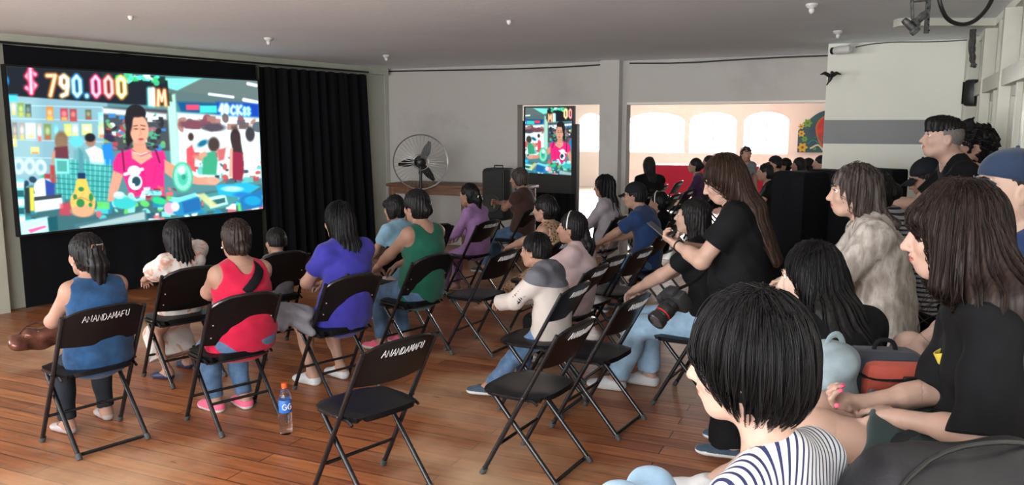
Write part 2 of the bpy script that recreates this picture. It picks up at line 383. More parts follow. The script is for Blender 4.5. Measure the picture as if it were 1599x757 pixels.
# corner column with its small sill
mb = MB(); c = PD(1511, 130, 7.85); mb.box((c.x+.06, c.y, 1.3), (.16, .16, 2.598), rot=Rz(radians(-23)), bev=.01); mb.box((c.x+.10, c.y-.03, 2.02), (.26, .24, .03), rot=Rz(radians(-23)))
struct(mb.build('trim_7', M_CREAM, smooth=False))
# cream ceiling batten by the window wall
mb = MB(); a = PD(1400, 44, 6.6); b = PD(1515, 33, 6.6); a.z = b.z = CZ-.03; dd = (b-a)
mb.box((a+b)/2+dd*.25, (dd.length*1.5, .12, .058), rot=Rz(math.atan2(dd.y, dd.x))); struct(mb.build('trim_8', M_CREAM, smooth=False))

# ------------------------------------------------------------------ the hall beyond: arched windows, side walls
nF = Vector((-FWd.y, FWd.x, 0))
wins = []
for (x0, x1) in ((903, 940), (978, 1066), (1074, 1146), (1158, 1227)):
    a, b = hit(FW0, FWd, x0), hit(FW0, FWd, x1); wins.append((a, b))
wins = [(-6.5, -5.0), (-4.4, -2.9)]+wins
zs, zspr, ztop = 1.03, 1.86, 2.12
mb = MB(); prev = -9.0
for (a, b) in wins:
    wall_seg(mb, FW0, FWd, prev, a, 0, 3.0, .22); wall_seg(mb, FW0, FWd, a, b, 0, zs, .22)
    n = 14; w_ = b-a; arc = [(w_/2-w_/2*cos(pi*i/n), zspr+(ztop-zspr)*sin(pi*i/n)) for i in range(n+1)]
    for i in range(n):
        (x0, z0), (x1, z1) = arc[i], arc[i+1]
        mb.prism([(x0, z0), (x1, z1), (x1, 3.0), (x0, 3.0)], at(FW0, FWd, a), FWd, Vector((0, 0, 1)), nF, .22)
    prev = b
wall_seg(mb, FW0, FWd, prev, 13, 0, 3.0, .22)
struct(mb.build('wall_far', M_FARW, smooth=False))
M_FRAME = mat('white_window_bars', (.7, .7, .68), .5)
for i, (a, b) in enumerate(wins):
    f = MB(); 
    for s_ in (a+.02, (a+b)/2, b-.02): f.prism([(-.02, 0), (.02, 0), (.02, zspr-zs), (-.02, zspr-zs)], at(FW0, FWd, s_, zs)+nF*.1, FWd, Vector((0, 0, 1)), nF, .04)
    for z in (zs+.02, zspr): f.prism([(0, -.02), (b-a, -.02), (b-a, .02), (0, .02)], at(FW0, FWd, a, z)+nF*.1, FWd, Vector((0, 0, 1)), nF, .04)
    struct(f.build('window_%d' % (i+12), M_FRAME, smooth=False))
for nm, s_ in (('wall_hall_left', -4.0), ('wall_hall_right', 12.8)):
    a = at(BW0, BW, s_); b = a+Vector((6.3, 14.0, 0)); dd = (b-a).normalized(); mb = MB()
    wall_seg(mb, a, dd, 0.2, (b-a).length, 0, 3.0, .2, 1 if s_ < 0 else -1); struct(mb.build(nm, M_FARW, smooth=False))
# pipes along the hall wall above the arches
mb = MB(); mb.tube([at(FW0, FWd, -6, 2.42)-nF*.06, at(FW0, FWd, 12, 2.42)-nF*.06], .03, 8)
struct(mb.build('trim_9', M_FRAME))
# ------------------------------------------------------------------ folding chairs
M_PLAS = mat('black_moulded_plastic', (.006, .006, .0075), .34, bump=.05, bscale=90, spec=.32)
M_TUBE = mat('black_enamel_tube', (.009, .009, .011), .22, spec=.6)
M_VINYL = mat('black_vinyl_padding', (.006, .006, .007), .42, bump=.12, bscale=45, spec=.3)
M_RIVET = mat('steel_rivet', (.75, .75, .75), .25, metal=1)
M_CHALK = mat('white_paint_lettering', (.72, .72, .72), .7)
M_CAP = mat('grey_rubber_cap', (.05, .05, .05), .7)
FX = .212
def upr(z): return -.270+(.79-z)*(.43/.79)          # y on the upright tube at height z
def back_curve(kind):
    def fn(u, v):
        x = (u-.5)*2; w = FX-.003
        if kind == 'plastic':
            zb = .585+.012*x*x; zt = .79+.018*(1-x*x)-.028*abs(x)**5
            bow = -.034*(1-x*x)
        else:
            zb = .50+.012*x*x; zt = .745+.062*(1-abs(x)**3.2)
            bow = -.026*(1-x*x)
        z = zb+(zt-zb)*v
        return Vector((x*w, upr(z)+bow-.006, z))
    return fn
def make_chair(kind):
    t = thing('folding_chair', None, 'chair')
    back = back_curve(kind)
    mb = MB(); mb.grid(back, 16, 8, thick=.014 if kind == 'plastic' else .02)
    bk = mb.build('backrest', M_PLAS if kind == 'plastic' else M_VINYL, t, angle=50)
    if kind == 'plastic':
        st, wd = strokes('ANANDAMAFU'); mb = MB(); h = .036; W = .25; rnd = random.Random(5)
        for s_ in st:
            pts = []
            for (a, b) in s_:
                u = .5-W/2/(2*FX)+(a/wd)*W/(2*FX); b2 = b+rnd.uniform(-.05, .05)
                z = .735+h*b2; v = (z-.585)/(.205)
                # text is written on the rear face: mirrored in x so that it reads from behind
                p = back(u, v); pts.append(Vector((p.x, p.y-.002, z)))
            mb.tube(pts, .0017, 5)
        # the grid's rear face is at -normal; push letters onto whichever side faces back
        lt = mb.build('lettering', M_CHALK, bk)
    else:
        for sx in (-1, 1):
            for z in (.56, .64, .72):
                mb = MB(); p = back(.5+sx*.42, (z-.5)/(.3)); mb.ball((p.x, p.y-.004, z), .006, 8); mb.build('rivet', M_RIVET, bk)
    # seat
    mb = MB()
    def rr(u, v, z, hx, hy, cy, dome):
        x = (u-.5)*2; y = (v-.5)*2; k = 4.0
        l = (abs(x)**k+abs(y)**k)**(1/k); m = max(abs(x), abs(y)); f = (m/l) if l > 1e-6 else 1
        X = x*f*hx*(1-.06*(y < 0)*abs(y)); Y = y*f*hy+cy
        return Vector((X, Y, z+dome*(1-x*x)*(1-y*y)-(.012*(abs(x)**6)) - (.018 if y > .8 else 0)*(y-.8)/.2))
    if kind == 'plastic':
        mb.grid(lambda u, v: rr(u, v, .452, .205, .20, .0, -.008), 14, 14, thick=.026)
        mb.build('seat', M_PLAS, t, angle=50)
    else:
        mb.grid(lambda u, v: rr(u, v, .455, .200, .19, .0, .016), 14, 14, thick=.045)
        mb.build('seat', M_VINYL, t, angle=50)
        mb = MB(); mb.grid(lambda u, v: rr(u, v, .424, .206, .198, .0, 0), 10, 10, thick=.012); mb.build('seat_pan', M_TUBE, t, angle=50)
    r = .0125
    for sx in (-1, 1):
        mb = MB(); mb.tube([(sx*FX, upr(.775)+0, .775), (sx*FX, upr(.44), .44), (sx*(FX+.004), upr(.02), .02)], r, 10)
        mb.tube([(sx*FX, upr(.035), .035), (sx*(FX+.004), upr(0), .001)], .0155, 10, mi=1)
        mb.build('leg', [M_TUBE, M_CAP], t)
        mb = MB(); xr = FX-.028
        mb.tube([(sx*xr, .11, .425), (sx*xr, .03, .33), (sx*xr, -.25, .02)], r, 10, smoothpath=1)
        mb.tube([(sx*xr, -.245, .03), (sx*xr, -.262, .001)], .0155, 10, mi=1)
        mb.build('leg', [M_TUBE, M_CAP], t)
        mb = MB(); mb.tube([(sx*(xr+.014), .11, .425), (sx*(xr+.014), -.12, .425), (sx*(xr+.014), -.15, .41)], .008, 6); mb.ball((sx*(FX+.012), upr(.44), .44), .009, 8); mb.build('hinge_bar', M_TUBE, t)
    mb = MB(); z = .17; mb.tube([(-FX, upr(z), z), (FX, upr(z), z)], .009, 8); mb.build('crossbar', M_TUBE, t)
    if kind == 'plastic':
        xr = FX-.028
        mb = MB(); mb.tube([(-xr, -.24, .035), (-xr+.01, -.232, .018), (-xr+.05, -.225, .014), (xr-.05, -.225, .014), (xr-.01, -.232, .018), (xr, -.24, .035)], .010, 8, smoothpath=1); mb.build('floor_bar', M_TUBE, t)
    else:
        xr = FX-.028
        mb = MB(); mb.tube([(-xr, -.125, .16), (xr, -.125, .16)], .009, 8); mb.build('crossbar', M_TUBE, t)
        top = [back(.5+x/2*.985, 1.0)+Vector((0, .006, .004)) for x in (-1, -.95, -.8, -.5, 0, .5, .8, .95, 1)]
        mb = MB(); mb.tube(top, .0115, 8); mb.build('top_rail', M_TUBE, t)
    return t
def copy_thing(root, loc=None, rz=None, label=None, group=None):
    r = root.copy(); COL.objects.link(r)
    if loc is not None: r.location = loc
    if rz is not None: r.rotation_euler = (0, 0, rz)
    if label: r['label'] = label
    if group: r['group'] = group
    for ch in list(root.children):
        c = ch.copy(); COL.objects.link(c); c.parent = r
        for g in list(ch.children):
            d = g.copy(); COL.objects.link(d); d.parent = c
    return r
PROTO = {k: make_chair(k) for k in ('plastic', 'padded')}
USED = {'plastic': False, 'padded': False}
CH = {}; CHOBJ = {}
def chair(key, kind, bx, by, deg, label, grp):
    """bx, by = where the middle of the top rail shows"""
    th = radians(deg); p = G(bx, by, .80); fwd = Vector((-sin(th), cos(th), 0)); loc = Vector((p.x, p.y, 0))+fwd*.30
    if not USED[kind]:
        c = PROTO[kind]; USED[kind] = True; c.location = loc; c.rotation_euler = (0, 0, th); c['label'] = label; c['group'] = grp
    else: c = copy_thing(PROTO[kind], loc, th, label, grp)
    CH[key] = (loc, th); CHOBJ[key] = [c]; return c
GP, GB = 'black folding chairs with lettered plastic backs', 'black folding chairs with rounded padded backs'
chair('c1', 'plastic', 168, 480, 50, 'black plastic-backed folding chair under the woman in the sleeveless blue top', GP)
chair('c2', 'padded', 306, 420, 46, 'rounded black folding chair behind the woman in the pale floral dress', GB)
chair('c3', 'padded', 362, 462, 44, 'rounded black folding chair with steel rivets under the woman in the red tank top', GB)
chair('c4', 'padded', 440, 396, 44, 'rounded black folding chair under the small child in grey', GB)
chair('c5', 'padded', 538, 432, 46, 'rounded black folding chair under the woman in the violet blue dress', GB)
chair('c6', 'padded', 652, 400, 50, 'rounded black folding chair under the woman in the green tank top', GB)
chair('c7', 'padded', 640, 377, 48, 'rounded black folding chair beyond the woman in green, under the child in pale blue', GB)
chair('c24', 'padded', 688, 352, 50, 'rounded black folding chair, empty, left of the woman in lilac', GB)
chair('c8', 'plastic', 634, 530, 48, 'empty plastic folding chair lettered in white, nearest one in the middle of the floor', GP)
chair('c9', 'plastic', 912, 503, 60, 'empty plastic folding chair nearest the camera behind the boy, its seat fully in view', GP)
chair('c10', 'plastic', 1002, 462, 58, 'empty plastic folding chair left of the photographer, behind the one lettered in front of it', GP)
chair('c11', 'plastic', 873, 444, 62, 'plastic folding chair under the boy in the grey and cream sweatshirt', GP)
chair('c12', 'plastic', 795, 392, 60, 'empty plastic folding chair beyond the boy, in front of the woman in the leopard skirt', GP)
chair('c13', 'plastic', 928, 415, 62, 'plastic folding chair under the woman in the pale pink shirt', GP)
chair('c14', 'plastic', 1010, 388, 58, 'empty plastic folding chair right behind the man in the navy shirt', GP)
chair('c15', 'plastic', 966, 400, 58, 'plastic folding chair with a white tag between the pale pink shirt and the navy shirt', GP)
chair('c16', 'plastic', 738, 345, 58, 'plastic folding chair under the woman in the lilac top', GP)
chair('c17', 'plastic', 815, 326, 60, 'plastic folding chair under the older woman with crossed arms', GP)
chair('c18', 'plastic', 866, 374, 60, 'plastic folding chair under the woman with the leopard skirt', GP)
chair('c19', 'plastic', 1084, 440, 60, 'plastic folding chair beside the photographer, under the seated woman in pale jeans', GP)
chair('c20', 'plastic', 1050, 340, 60, 'plastic folding chair under the dark-dressed woman with the white headband', GP)
chair('c21', 'plastic', 960, 338, 60, 'plastic folding chair under the curly-haired woman in the pale grey blouse', GP)
chair('c22', 'plastic', 1018, 362, 60, 'plastic folding chair under the man in the navy shirt and black cap', GP)
chair('c23', 'plastic', 990, 305, 60, 'plastic folding chair under the dark-haired person behind the curly-haired woman', GP)
# ------------------------------------------------------------------ the film frame, painted as vertex colours
class Paint:
    """coordinates are units of the picture: x 60..918, y 142..722 of a skewed quad, mapped from the unit square"""
    def __init__(s, W, H, quad):
        s.W, s.H = W, H
        (x0, y0), (x1, y1), (x2, y2), (x3, y3) = quad  # TL TR BR BL
        A = []; B = []
        for (u, v), (x, y) in zip(((0, 0), (1, 0), (1, 1), (0, 1)), quad):
            A.append([u, v, 1, 0, 0, 0, -u*x, -v*x]); B.append(x); A.append([0, 0, 0, u, v, 1, -u*y, -v*y]); B.append(y)
        h = np.linalg.solve(np.array(A, float), np.array(B, float))
        U, V = np.meshgrid(np.linspace(0, 1, W), np.linspace(0, 1, H)); w = h[6]*U+h[7]*V+1
        s.X = (h[0]*U+h[1]*V+h[2])/w; s.Y = (h[3]*U+h[4]*V+h[5])/w
        s.C = np.zeros((H, W, 3)); s.rnd = random.Random(3)
    def put(s, d, col, soft=1.2, op=1):
        a = np.clip(.5-d/soft/2, 0, 1)[..., None]*op; s.C = s.C*(1-a)+np.array(col)/255.*a
    def poly(s, pts, col, soft=1.2, op=1):
        X, Y = s.X, s.Y; d2 = np.full(X.shape, 1e9); ins = np.zeros(X.shape, bool); n = len(pts)
        for i in range(n):
            (ax, ay), (bx, by) = pts[i], pts[(i+1) % n]; ex, ey = bx-ax, by-ay; L = ex*ex+ey*ey+1e-9
            t = np.clip(((X-ax)*ex+(Y-ay)*ey)/L, 0, 1); d2 = np.minimum(d2, (X-ax-ex*t)**2+(Y-ay-ey*t)**2)
            c = (ay > Y) != (by > Y); xi = ax+(Y-ay)*ex/(ey if abs(ey) > 1e-9 else 1e-9); ins ^= c & (X < xi)
        d = np.sqrt(d2); s.put(np.where(ins, -d, d), col, soft, op)
    def rect(s, x0, y0, x1, y1, col, soft=1.2, op=1, sk=0): s.poly([(x0, y0), (x1, y0+sk*(x1-x0)), (x1, y1+sk*(x1-x0)), (x0, y1)], col, soft, op)
    def ell(s, cx, cy, rx, ry, col, soft=1.2, op=1, rot=0):
        x = s.X-cx; y = s.Y-cy; c, q = cos(rot), sin(rot); x, y = x*c+y*q, -x*q+y*c
        k = np.sqrt((x/rx)**2+(y/ry)**2); s.put((k-1)*min(rx, ry), col, soft, op)
    def line(s, pts, w, col, soft=1.2, op=1):
        d2 = np.full(s.X.shape, 1e9)
        for (ax, ay), (bx, by) in zip(pts, pts[1:]):
            ex, ey = bx-ax, by-ay; t = np.clip(((s.X-ax)*ex+(s.Y-ay)*ey)/(ex*ex+ey*ey+1e-9), 0, 1)
            d2 = np.minimum(d2, (s.X-ax-ex*t)**2+(s.Y-ay-ey*t)**2)
        s.put(np.sqrt(d2)-w/2, col, soft, op)
    def text(s, tx, x, y, h, wch, cols, w, slope=0, glow=None):
        for i, ch in enumerate(tx):
            for st in GL.get(ch, []):
                p = [(x+a*wch*.85, y+slope*(x-0)-b*h) for a, b in st]
                c = cols[i % len(cols)]
                s.line(p, w*1.9, c, 5, .8); s.line(p, w, tuple(min(255, int(v*.35+170)) for v in c), 3)
            x += wch*(.55 if ch == '.' else 1.08); y += 0
    def clutter(s, x0, y0, x1, y1, n, cols, r0, r1, sk=0, op=.9):
        for _ in range(n):
            x = s.rnd.uniform(x0, x1); y = s.rnd.uniform(y0, y1)+sk*(x-x0); c = s.rnd.choice(cols); r = s.rnd.uniform(r0, r1)
            if s.rnd.random() < .5: s.ell(x, y, r, r*s.rnd.uniform(.4, 1), c, 2, op, s.rnd.uniform(0, 3))
            else: s.rect(x-r, y-r*.6, x+r, y+r*.6, c, 2, op, s.rnd.uniform(-.1, .1))
def paint_film():
    p = Paint(560, 380, ((58, 142), (912, 191), (919, 627), (87, 724)))
    p.C[:] = np.array((70, 120, 125))/255
    # shop wall with hanging goods (left)
    p.poly([(50, 230), (400, 262), (400, 520), (50, 560)], (120, 160, 172), 4)
    p.poly([(50, 240), (160, 248), (160, 520), (50, 520)], (150, 185, 190), 20, .6)
    for y in (276, 322, 395, 455): p.line([(66, y), (390, y+6)], 3, (185, 215, 222), 2, .7)
    goods = [(70, 265, 16, 44, (190, 180, 150)), (92, 268, 22, 46, (120, 150, 70)), (118, 272, 20, 44, (60, 80, 70)), (190, 280, 24, 48, (205, 120, 60)), (238, 286, 26, 42, (170, 60, 70)), (270, 288, 24, 42, (150, 60, 60)), (324, 290, 20, 34, (90, 90, 60)), (368, 300, 22, 46, (130, 220, 220)),
             (70, 335, 18, 60, (130, 120, 110)), (94, 335, 20, 60, (160, 150, 145)), (118, 338, 32, 52, (235, 245, 250)), (156, 338, 16, 62, (185, 170, 160)), (180, 340, 24, 54, (110, 130, 70)), (214, 340, 16, 52, (90, 180, 190)), (250, 340, 24, 40, (200, 220, 90)), (275, 338, 24, 44, (170, 190, 190)), (310, 340, 34, 36, (205, 225, 140)), (366, 346, 24, 40, (200, 230, 150)), (132, 420, 28, 22, (225, 225, 110)), (68, 392, 16, 26, (220, 220, 130))]
    for x, y, w, h, c in goods:
        p.rect(x, y, x+w, y+h, c, 3); p.ell(x+w/2, y+h*.45, w*.3, h*.22, tuple(min(255, v+70) for v in c), 4, .8); p.rect(x+3, y+h*.72, x+w-3, y+h, (225, 215, 90) if (x % 3) else (200, 60, 60), 3, .6)
    # shelf of round dials
    for x, y in ((88, 486), (126, 486), (164, 490)): p.ell(x, y, 20, 28, (190, 215, 225), 3); p.ell(x, y, 9, 13, (110, 150, 165), 4, .8)
    # centre back: bright shelves with goods
    p.poly([(385, 280), (610, 290), (610, 430), (385, 430)], (60, 62, 66), 3)
    p.poly([(385, 285), (600, 305), (600, 322), (385, 302)], (240, 250, 250), 6)
    p.clutter(392, 306, 600, 425, 90, [(170, 60, 70), (50, 120, 190), (120, 170, 90), (30, 30, 34), (40, 40, 46), (230, 240, 240), (70, 160, 120), (150, 90, 110)], 5, 14)
    # ceiling and sign band
    p.poly([(600, 182), (915, 190), (915, 290), (640, 262), (610, 225)], (78, 98, 98), 4)
    p.poly([(585, 182), (722, 184), (640, 224), (602, 214)], (120, 235, 210), 4)
    p.poly([(640, 224), (722, 184), (915, 190), (915, 262)], (92, 104, 100), 3, .7)
    p.line([(748, 236), (828, 246)], 8, (250, 255, 255), 3); p.line([(865, 255), (908, 264)], 12, (240, 255, 255), 3); p.line([(880, 200), (908, 206)], 10, (250, 255, 255), 3)
    p.poly([(638, 262), (915, 272), (915, 312), (650, 296)], (10, 70, 120), 5); p.poly([(770, 262), (915, 268), (915, 315), (770, 305)], (16, 50, 170), 6, .8)
    p.rect(668, 272, 712, 290, (235, 60, 90), 3); p.rect(714, 275, 772, 300, (60, 200, 190), 3)
    p.text('40', 782, 302, 30, 16, [(150, 220, 255)], 7); p.text('CK', 820, 304, 28, 20, [(120, 190, 255)], 6); p.text('83', 862, 306, 24, 12, [(110, 235, 240)], 5)
    # right back: bright windows with shop things
    p.poly([(636, 300), (915, 318), (915, 520), (636, 540)], (225, 238, 238), 6)
    p.clutter(640, 318, 910, 350, 36, [(90, 70, 70), (150, 100, 90), (60, 70, 80), (180, 170, 150), (120, 60, 70)], 8, 20)
    p.ell(690, 340, 46, 16, (110, 60, 70), 4); p.ell(760, 350, 40, 14, (70, 60, 70), 4)
    p.clutter(650, 440, 915, 540, 60, [(60, 90, 100), (170, 60, 60), (80, 180, 170), (30, 50, 60), (200, 220, 220)], 6, 16)
    # pillar
    p.poly([(604, 240), (632, 236), (640, 520), (612, 520)], (165, 215, 195), 4); p.poly([(604, 235), (620, 230), (622, 262), (606, 262)], (60, 80, 60), 3)
    # headline board
    p.poly([(56, 138), (420, 158), (608, 190), (612, 276), (470, 272), (384, 266), (58, 242)], (22, 22, 28), 3)
    p.poly([(384, 164), (600, 176), (600, 200), (384, 184)], (20, 40, 36), 3)
    p.clutter(415, 168, 580, 190, 34, [(80, 235, 220), (60, 180, 120), (220, 250, 240), (40, 190, 90)], 7, 15, .06)
    p.text('$', 126, 226, 66, 44, [(255, 40, 90)], 11)
    p.text('790.000', 198, 238, 68, 40, [(255, 130, 30), (255, 190, 120), (60, 170, 255), (60, 180, 255), (255, 40, 100), (255, 70, 60), (255, 190, 60)], 10, .02)
    p.text('I', 540, 272, 52, 28, [(90, 220, 210)], 9); p.text('I', 553, 272, 52, 26, [(240, 220, 190)], 9); p.text('M', 573, 274, 50, 34, [(255, 120, 20)], 8)
    p.ell(60, 192, 5, 12, (30, 150, 255), 4); p.rect(60, 240, 92, 262, (60, 200, 240), 6)
    # people in the shop, left
    p.ell(238, 395, 22, 30, (115, 85, 60), 5); p.poly([(222, 380), (252, 385), (262, 440), (240, 430), (216, 450)], (125, 95, 70), 5); p.poly([(214, 420), (258, 416), (262, 470), (205, 470)], (95, 40, 50), 3); p.poly([(204, 440), (216, 430), (214, 480), (202, 480)], (190, 130, 110), 3)
    p.ell(338, 398, 17, 20, (150, 105, 85), 3); p.ell(337, 386, 18, 15, (25, 22, 24), 3); p.poly([(318, 430), (352, 416), (380, 430), (384, 476), (352, 510), (338, 476)], (238, 244, 246), 3)
    p.poly([(376, 412), (410, 402), (420, 480), (384, 484)], (30, 120, 200), 4); p.ell(402, 384, 16, 12, (40, 30, 60), 4)
    p.rect(196, 482, 228, 545, (170, 50, 50), 4)
    # mannequin and wire racks
    p.ell(290, 400, 24, 20, (90, 190, 195), 3); p.poly([(280, 430), (312, 420), (334, 455), (326, 500), (290, 508), (276, 470)], (95, 150, 155), 4)
    p.poly([(214, 460), (420, 480), (410, 630), (214, 600)], (50, 150, 145), 8, .85)
    for k in range(12): p.line([(216+k*17, 462), (218+k*16, 600)], 3, (130, 225, 215), 2, .7)
    for k in range(8): p.line([(214, 472+k*18), (412, 486+k*18)], 3, (20, 90, 90), 2, .7)
    p.poly([(212, 458), (262, 460), (262, 512), (214, 512)], (120, 210, 200), 3); p.poly([(220, 466), (254, 467), (254, 504), (220, 503)], (70, 150, 140), 2)
    p.poly([(296, 420), (312, 440), (308, 515), (294, 512)], (70, 130, 140), 3)
    # right shoppers
    p.ell(681, 382, 10, 14, (60, 40, 36), 3); p.poly([(664, 424), (684, 408), (694, 440), (690, 500), (664, 498)], (215, 70, 80), 3); p.ell(706, 455, 18, 8, (190, 130, 110), 4, rot=.4)
    p.ell(758, 408, 20, 26, (60, 45, 40), 4); p.poly([(722, 440), (760, 430), (770, 460), (764, 512), (715, 512)], (50, 150, 110), 3); p.poly([(704, 440), (730, 430), (735, 446), (712, 458)], (200, 140, 115), 3)
    p.ell(720, 404, 20, 10, (20, 90, 120), 4, rot=-.5); p.poly([(768, 425), (800, 418), (792, 460), (772, 466)], (185, 90, 90), 4)
    p.ell(832, 385, 17, 34, (45, 30, 30), 3); p.poly([(818, 370), (846, 370), (856, 440), (820, 440)], (50, 34, 34), 3); p.poly([(815, 430), (856, 436), (858, 500), (850, 532), (818, 528)], (130, 30, 50), 3); p.poly([(812, 420), (822, 420), (818, 520), (806, 520)], (205, 150, 130), 3)
    p.ell(882, 372, 16, 26, (50, 45, 50), 3); p.poly([(866, 410), (892, 398), (914, 410), (914, 480), (870, 470)], (215, 228, 230), 3)
    for k in range(5): p.rect(872, 438+k*16, 892, 450+k*16, (240, 245, 250), 3)
    # big woman
    p.ell(492, 326, 34, 50, (24, 20, 22), 3); p.poly([(462, 330), (480, 300), (486, 390), (466, 420), (458, 400)], (26, 20, 22), 3); p.ell(496, 304, 34, 32, (28, 24, 26), 2)
    p.poly([(484, 380), (522, 386), (530, 424), (545, 432), (510, 455), (470, 432), (484, 418)], (205, 140, 112), 3)
    p.ell(506, 359, 32, 50, (214, 150, 122), 2.5); p.ell(501, 301, 28, 15, (28, 22, 24), 3); p.ell(478, 352, 9, 14, (196, 128, 104), 2); p.poly([(470, 320), (486, 318), (482, 345), (474, 372), (466, 360)], (28, 22, 24), 3)
    p.line([(488, 346), (500, 344)], 3, (70, 40, 34), 2); p.line([(512, 343), (526, 346)], 3, (70, 40, 34), 2); p.ell(495, 356, 6, 2.6, (90, 55, 48), 2); p.ell(519, 357, 6, 2.6, (90, 55, 48), 2)
    p.line([(508, 352), (512, 374), (506, 378)], 3, (180, 112, 90), 3, .8); p.ell(511, 391, 9, 4, (165, 60, 60), 2); p.ell(502, 408, 18, 6, (190, 122, 98), 5, .5)
    p.poly([(430, 440), (478, 424), (505, 448), (545, 434), (586, 430), (600, 476), (586, 500), (584, 580), (470, 590), (446, 520), (412, 500), (412, 470)], (230, 30, 110), 3)
    p.poly([(476, 428), (508, 450), (544, 436), (548, 452), (508, 478), (478, 456)], (214, 150, 124), 3); p.line([(484, 436), (508, 444), (530, 436)], 2.4, (235, 225, 215), 1.5)
    p.line([(446, 430), (450, 500)], 7, (110, 20, 60), 2); p.line([(560, 430), (572, 470)], 7, (110, 20, 60), 2)
    p.line([(512, 480), (520, 560)], 2.5, (190, 20, 85), 3, .8); p.line([(560, 480), (548, 540)], 4, (200, 20, 90), 4, .7)
    p.poly([(412, 500), (446, 512), (430, 560), (404, 622), (386, 620), (394, 570)], (208, 140, 116), 3)
    p.poly([(588, 460), (622, 480), (700, 520), (758, 520), (772, 536), (760, 548), (700, 546), (620, 530), (588, 505)], (206, 138, 112), 3); p.ell(752, 532, 22, 12, (214, 150, 125), 3)
    p.clutter(440, 560, 620, 620, 30, [(200, 60, 80), (60, 150, 150), (220, 90, 90), (120, 40, 50), (230, 230, 230)], 5, 14)
    # plush toy, white with dark patches
    p.ell(484, 500, 22, 18, (245, 245, 248), 2); p.line([(452, 512), (512, 494)], 10, (250, 250, 252), 2); p.ell(486, 538, 24, 28, (238, 240, 244), 2); p.ell(490, 536, 15, 17, (30, 60, 70), 3); p.ell(480, 548, 5, 5, (235, 240, 240), 2)
    p.line([(470, 585), (480, 612), (510, 600)], 20, (150, 225, 230), 3); p.line([(515, 575), (568, 576)], 16, (120, 210, 215), 3); p.clutter(512, 566, 570, 584, 10, [(210, 245, 250), (60, 140, 150)], 4, 7)
    # green small fan
    p.ell(649, 520, 35, 52, (60, 170, 130), 3); p.ell(649, 520, 29, 45, (140, 225, 190), 3); p.ell(649, 520, 18, 30, (70, 185, 150), 3); p.ell(646, 498, 12, 14, (240, 250, 245), 4); p.ell(652, 520, 7, 9, (30, 130, 110), 2)
    for k in range(16): p.line([(649, 520), (649+29*cos(k*.39), 520+45*sin(k*.39))], 1.5, (50, 150, 120), 1.2, .5)
    # counter goods
    p.poly([(70, 590), (420, 615), (918, 545), (922, 660), (80, 740)], (50, 90, 95), 6)
    p.clutter(90, 620, 900, 600, 10, [(60, 130, 140)], 8, 20)
    p.clutter(330, 622, 920, 690, 90, [(60, 190, 200), (30, 120, 160), (210, 235, 235), (20, 60, 80), (120, 215, 200), (200, 90, 100), (90, 200, 90), (240, 240, 240)], 7, 22, -.09)
    p.clutter(80, 520, 135, 700, 30, [(40, 120, 130), (200, 230, 230), (20, 40, 60), (90, 200, 190)], 7, 16)
    # cap, boxes at left
    p.rect(76, 530, 104, 690, (110, 200, 195), 3); 
    for k in range(5): p.rect(78, 540+k*30, 102, 562+k*30, (30, 80, 90) if k % 2 else (225, 240, 240), 2)
    p.ell(172, 562, 34, 34, (240, 244, 246), 3); p.poly([(176, 530), (210, 545), (208, 590), (178, 596)], (40, 60, 140), 3); p.ell(150, 590, 24, 10, (230, 236, 238), 3); p.ell(182, 520, 18, 6, (30, 160, 90), 3); p.rect(176, 512, 196, 528, (170, 40, 50), 3)
    p.poly([(136, 600), (232, 590), (236, 630), (138, 645)], (215, 230, 228), 3); p.poly([(136, 592), (232, 582), (232, 594), (136, 606)], (50, 55, 62), 2); p.rect(120, 560, 136, 640, (230, 200, 60), 3); p.rect(104, 560, 122, 650, (30, 40, 46), 3)
    p.poly([(225, 615), (262, 608), (262, 655), (222, 655)], (200, 50, 70), 5, .8)
    # yellow spotted bottle
    p.ell(304, 610, 43, 48, (232, 176, 84), 3); p.poly([(288, 526), (318, 526), (330, 572), (276, 572)], (236, 180, 70), 3); p.rect(290, 508, 316, 528, (20, 40, 80), 2); p.ell(303, 640, 40, 20, (225, 150, 110), 4)
    for x, y, a, b in ((300, 564, 10, 8), (333, 592, 8, 14), (296, 612, 14, 15), (278, 590, 7, 9), (330, 618, 7, 8)): p.ell(x, y, a, b, (40, 120, 60), 2)
    p.line([(272, 600), (300, 592), (340, 610)], 3, (120, 70, 40), 2, .6)
    p.poly([(272, 686), (520, 634), (524, 676), (276, 706)], (60, 100, 110), 3); p.poly([(290, 694), (515, 640), (516, 668), (292, 702)], (150, 175, 175), 3)
    p.poly([(84, 678), (182, 660), (186, 712), (88, 726)], (180, 235, 240), 4); p.poly([(110, 706), (170, 690), (178, 696), (120, 718)], (235, 90, 140), 3); p.poly([(180, 664), (214, 658), (216, 706), (184, 712)], (20, 70, 80), 3)
    p.ell(440, 596, 26, 14, (60, 200, 160), 3, rot=.3); p.ell(446, 612, 40, 20, (50, 180, 180), 3); p.ell(430, 584, 18, 12, (190, 240, 240), 3)
    p.poly([(598, 606), (700, 576), (712, 640), (632, 655), (600, 640)], (30, 120, 170), 3); p.poly([(600, 600), (690, 574), (702, 584), (620, 612)], (110, 210, 225), 3); p.poly([(644, 606), (704, 590), (706, 632), (650, 646)], (24, 90, 150), 3)
    p.ell(600, 628, 18, 20, (235, 150, 175), 3); p.ell(620, 622, 14, 16, (225, 215, 215), 3); p.ell(566, 602, 26, 12, (40, 190, 120), 3, rot=.2)
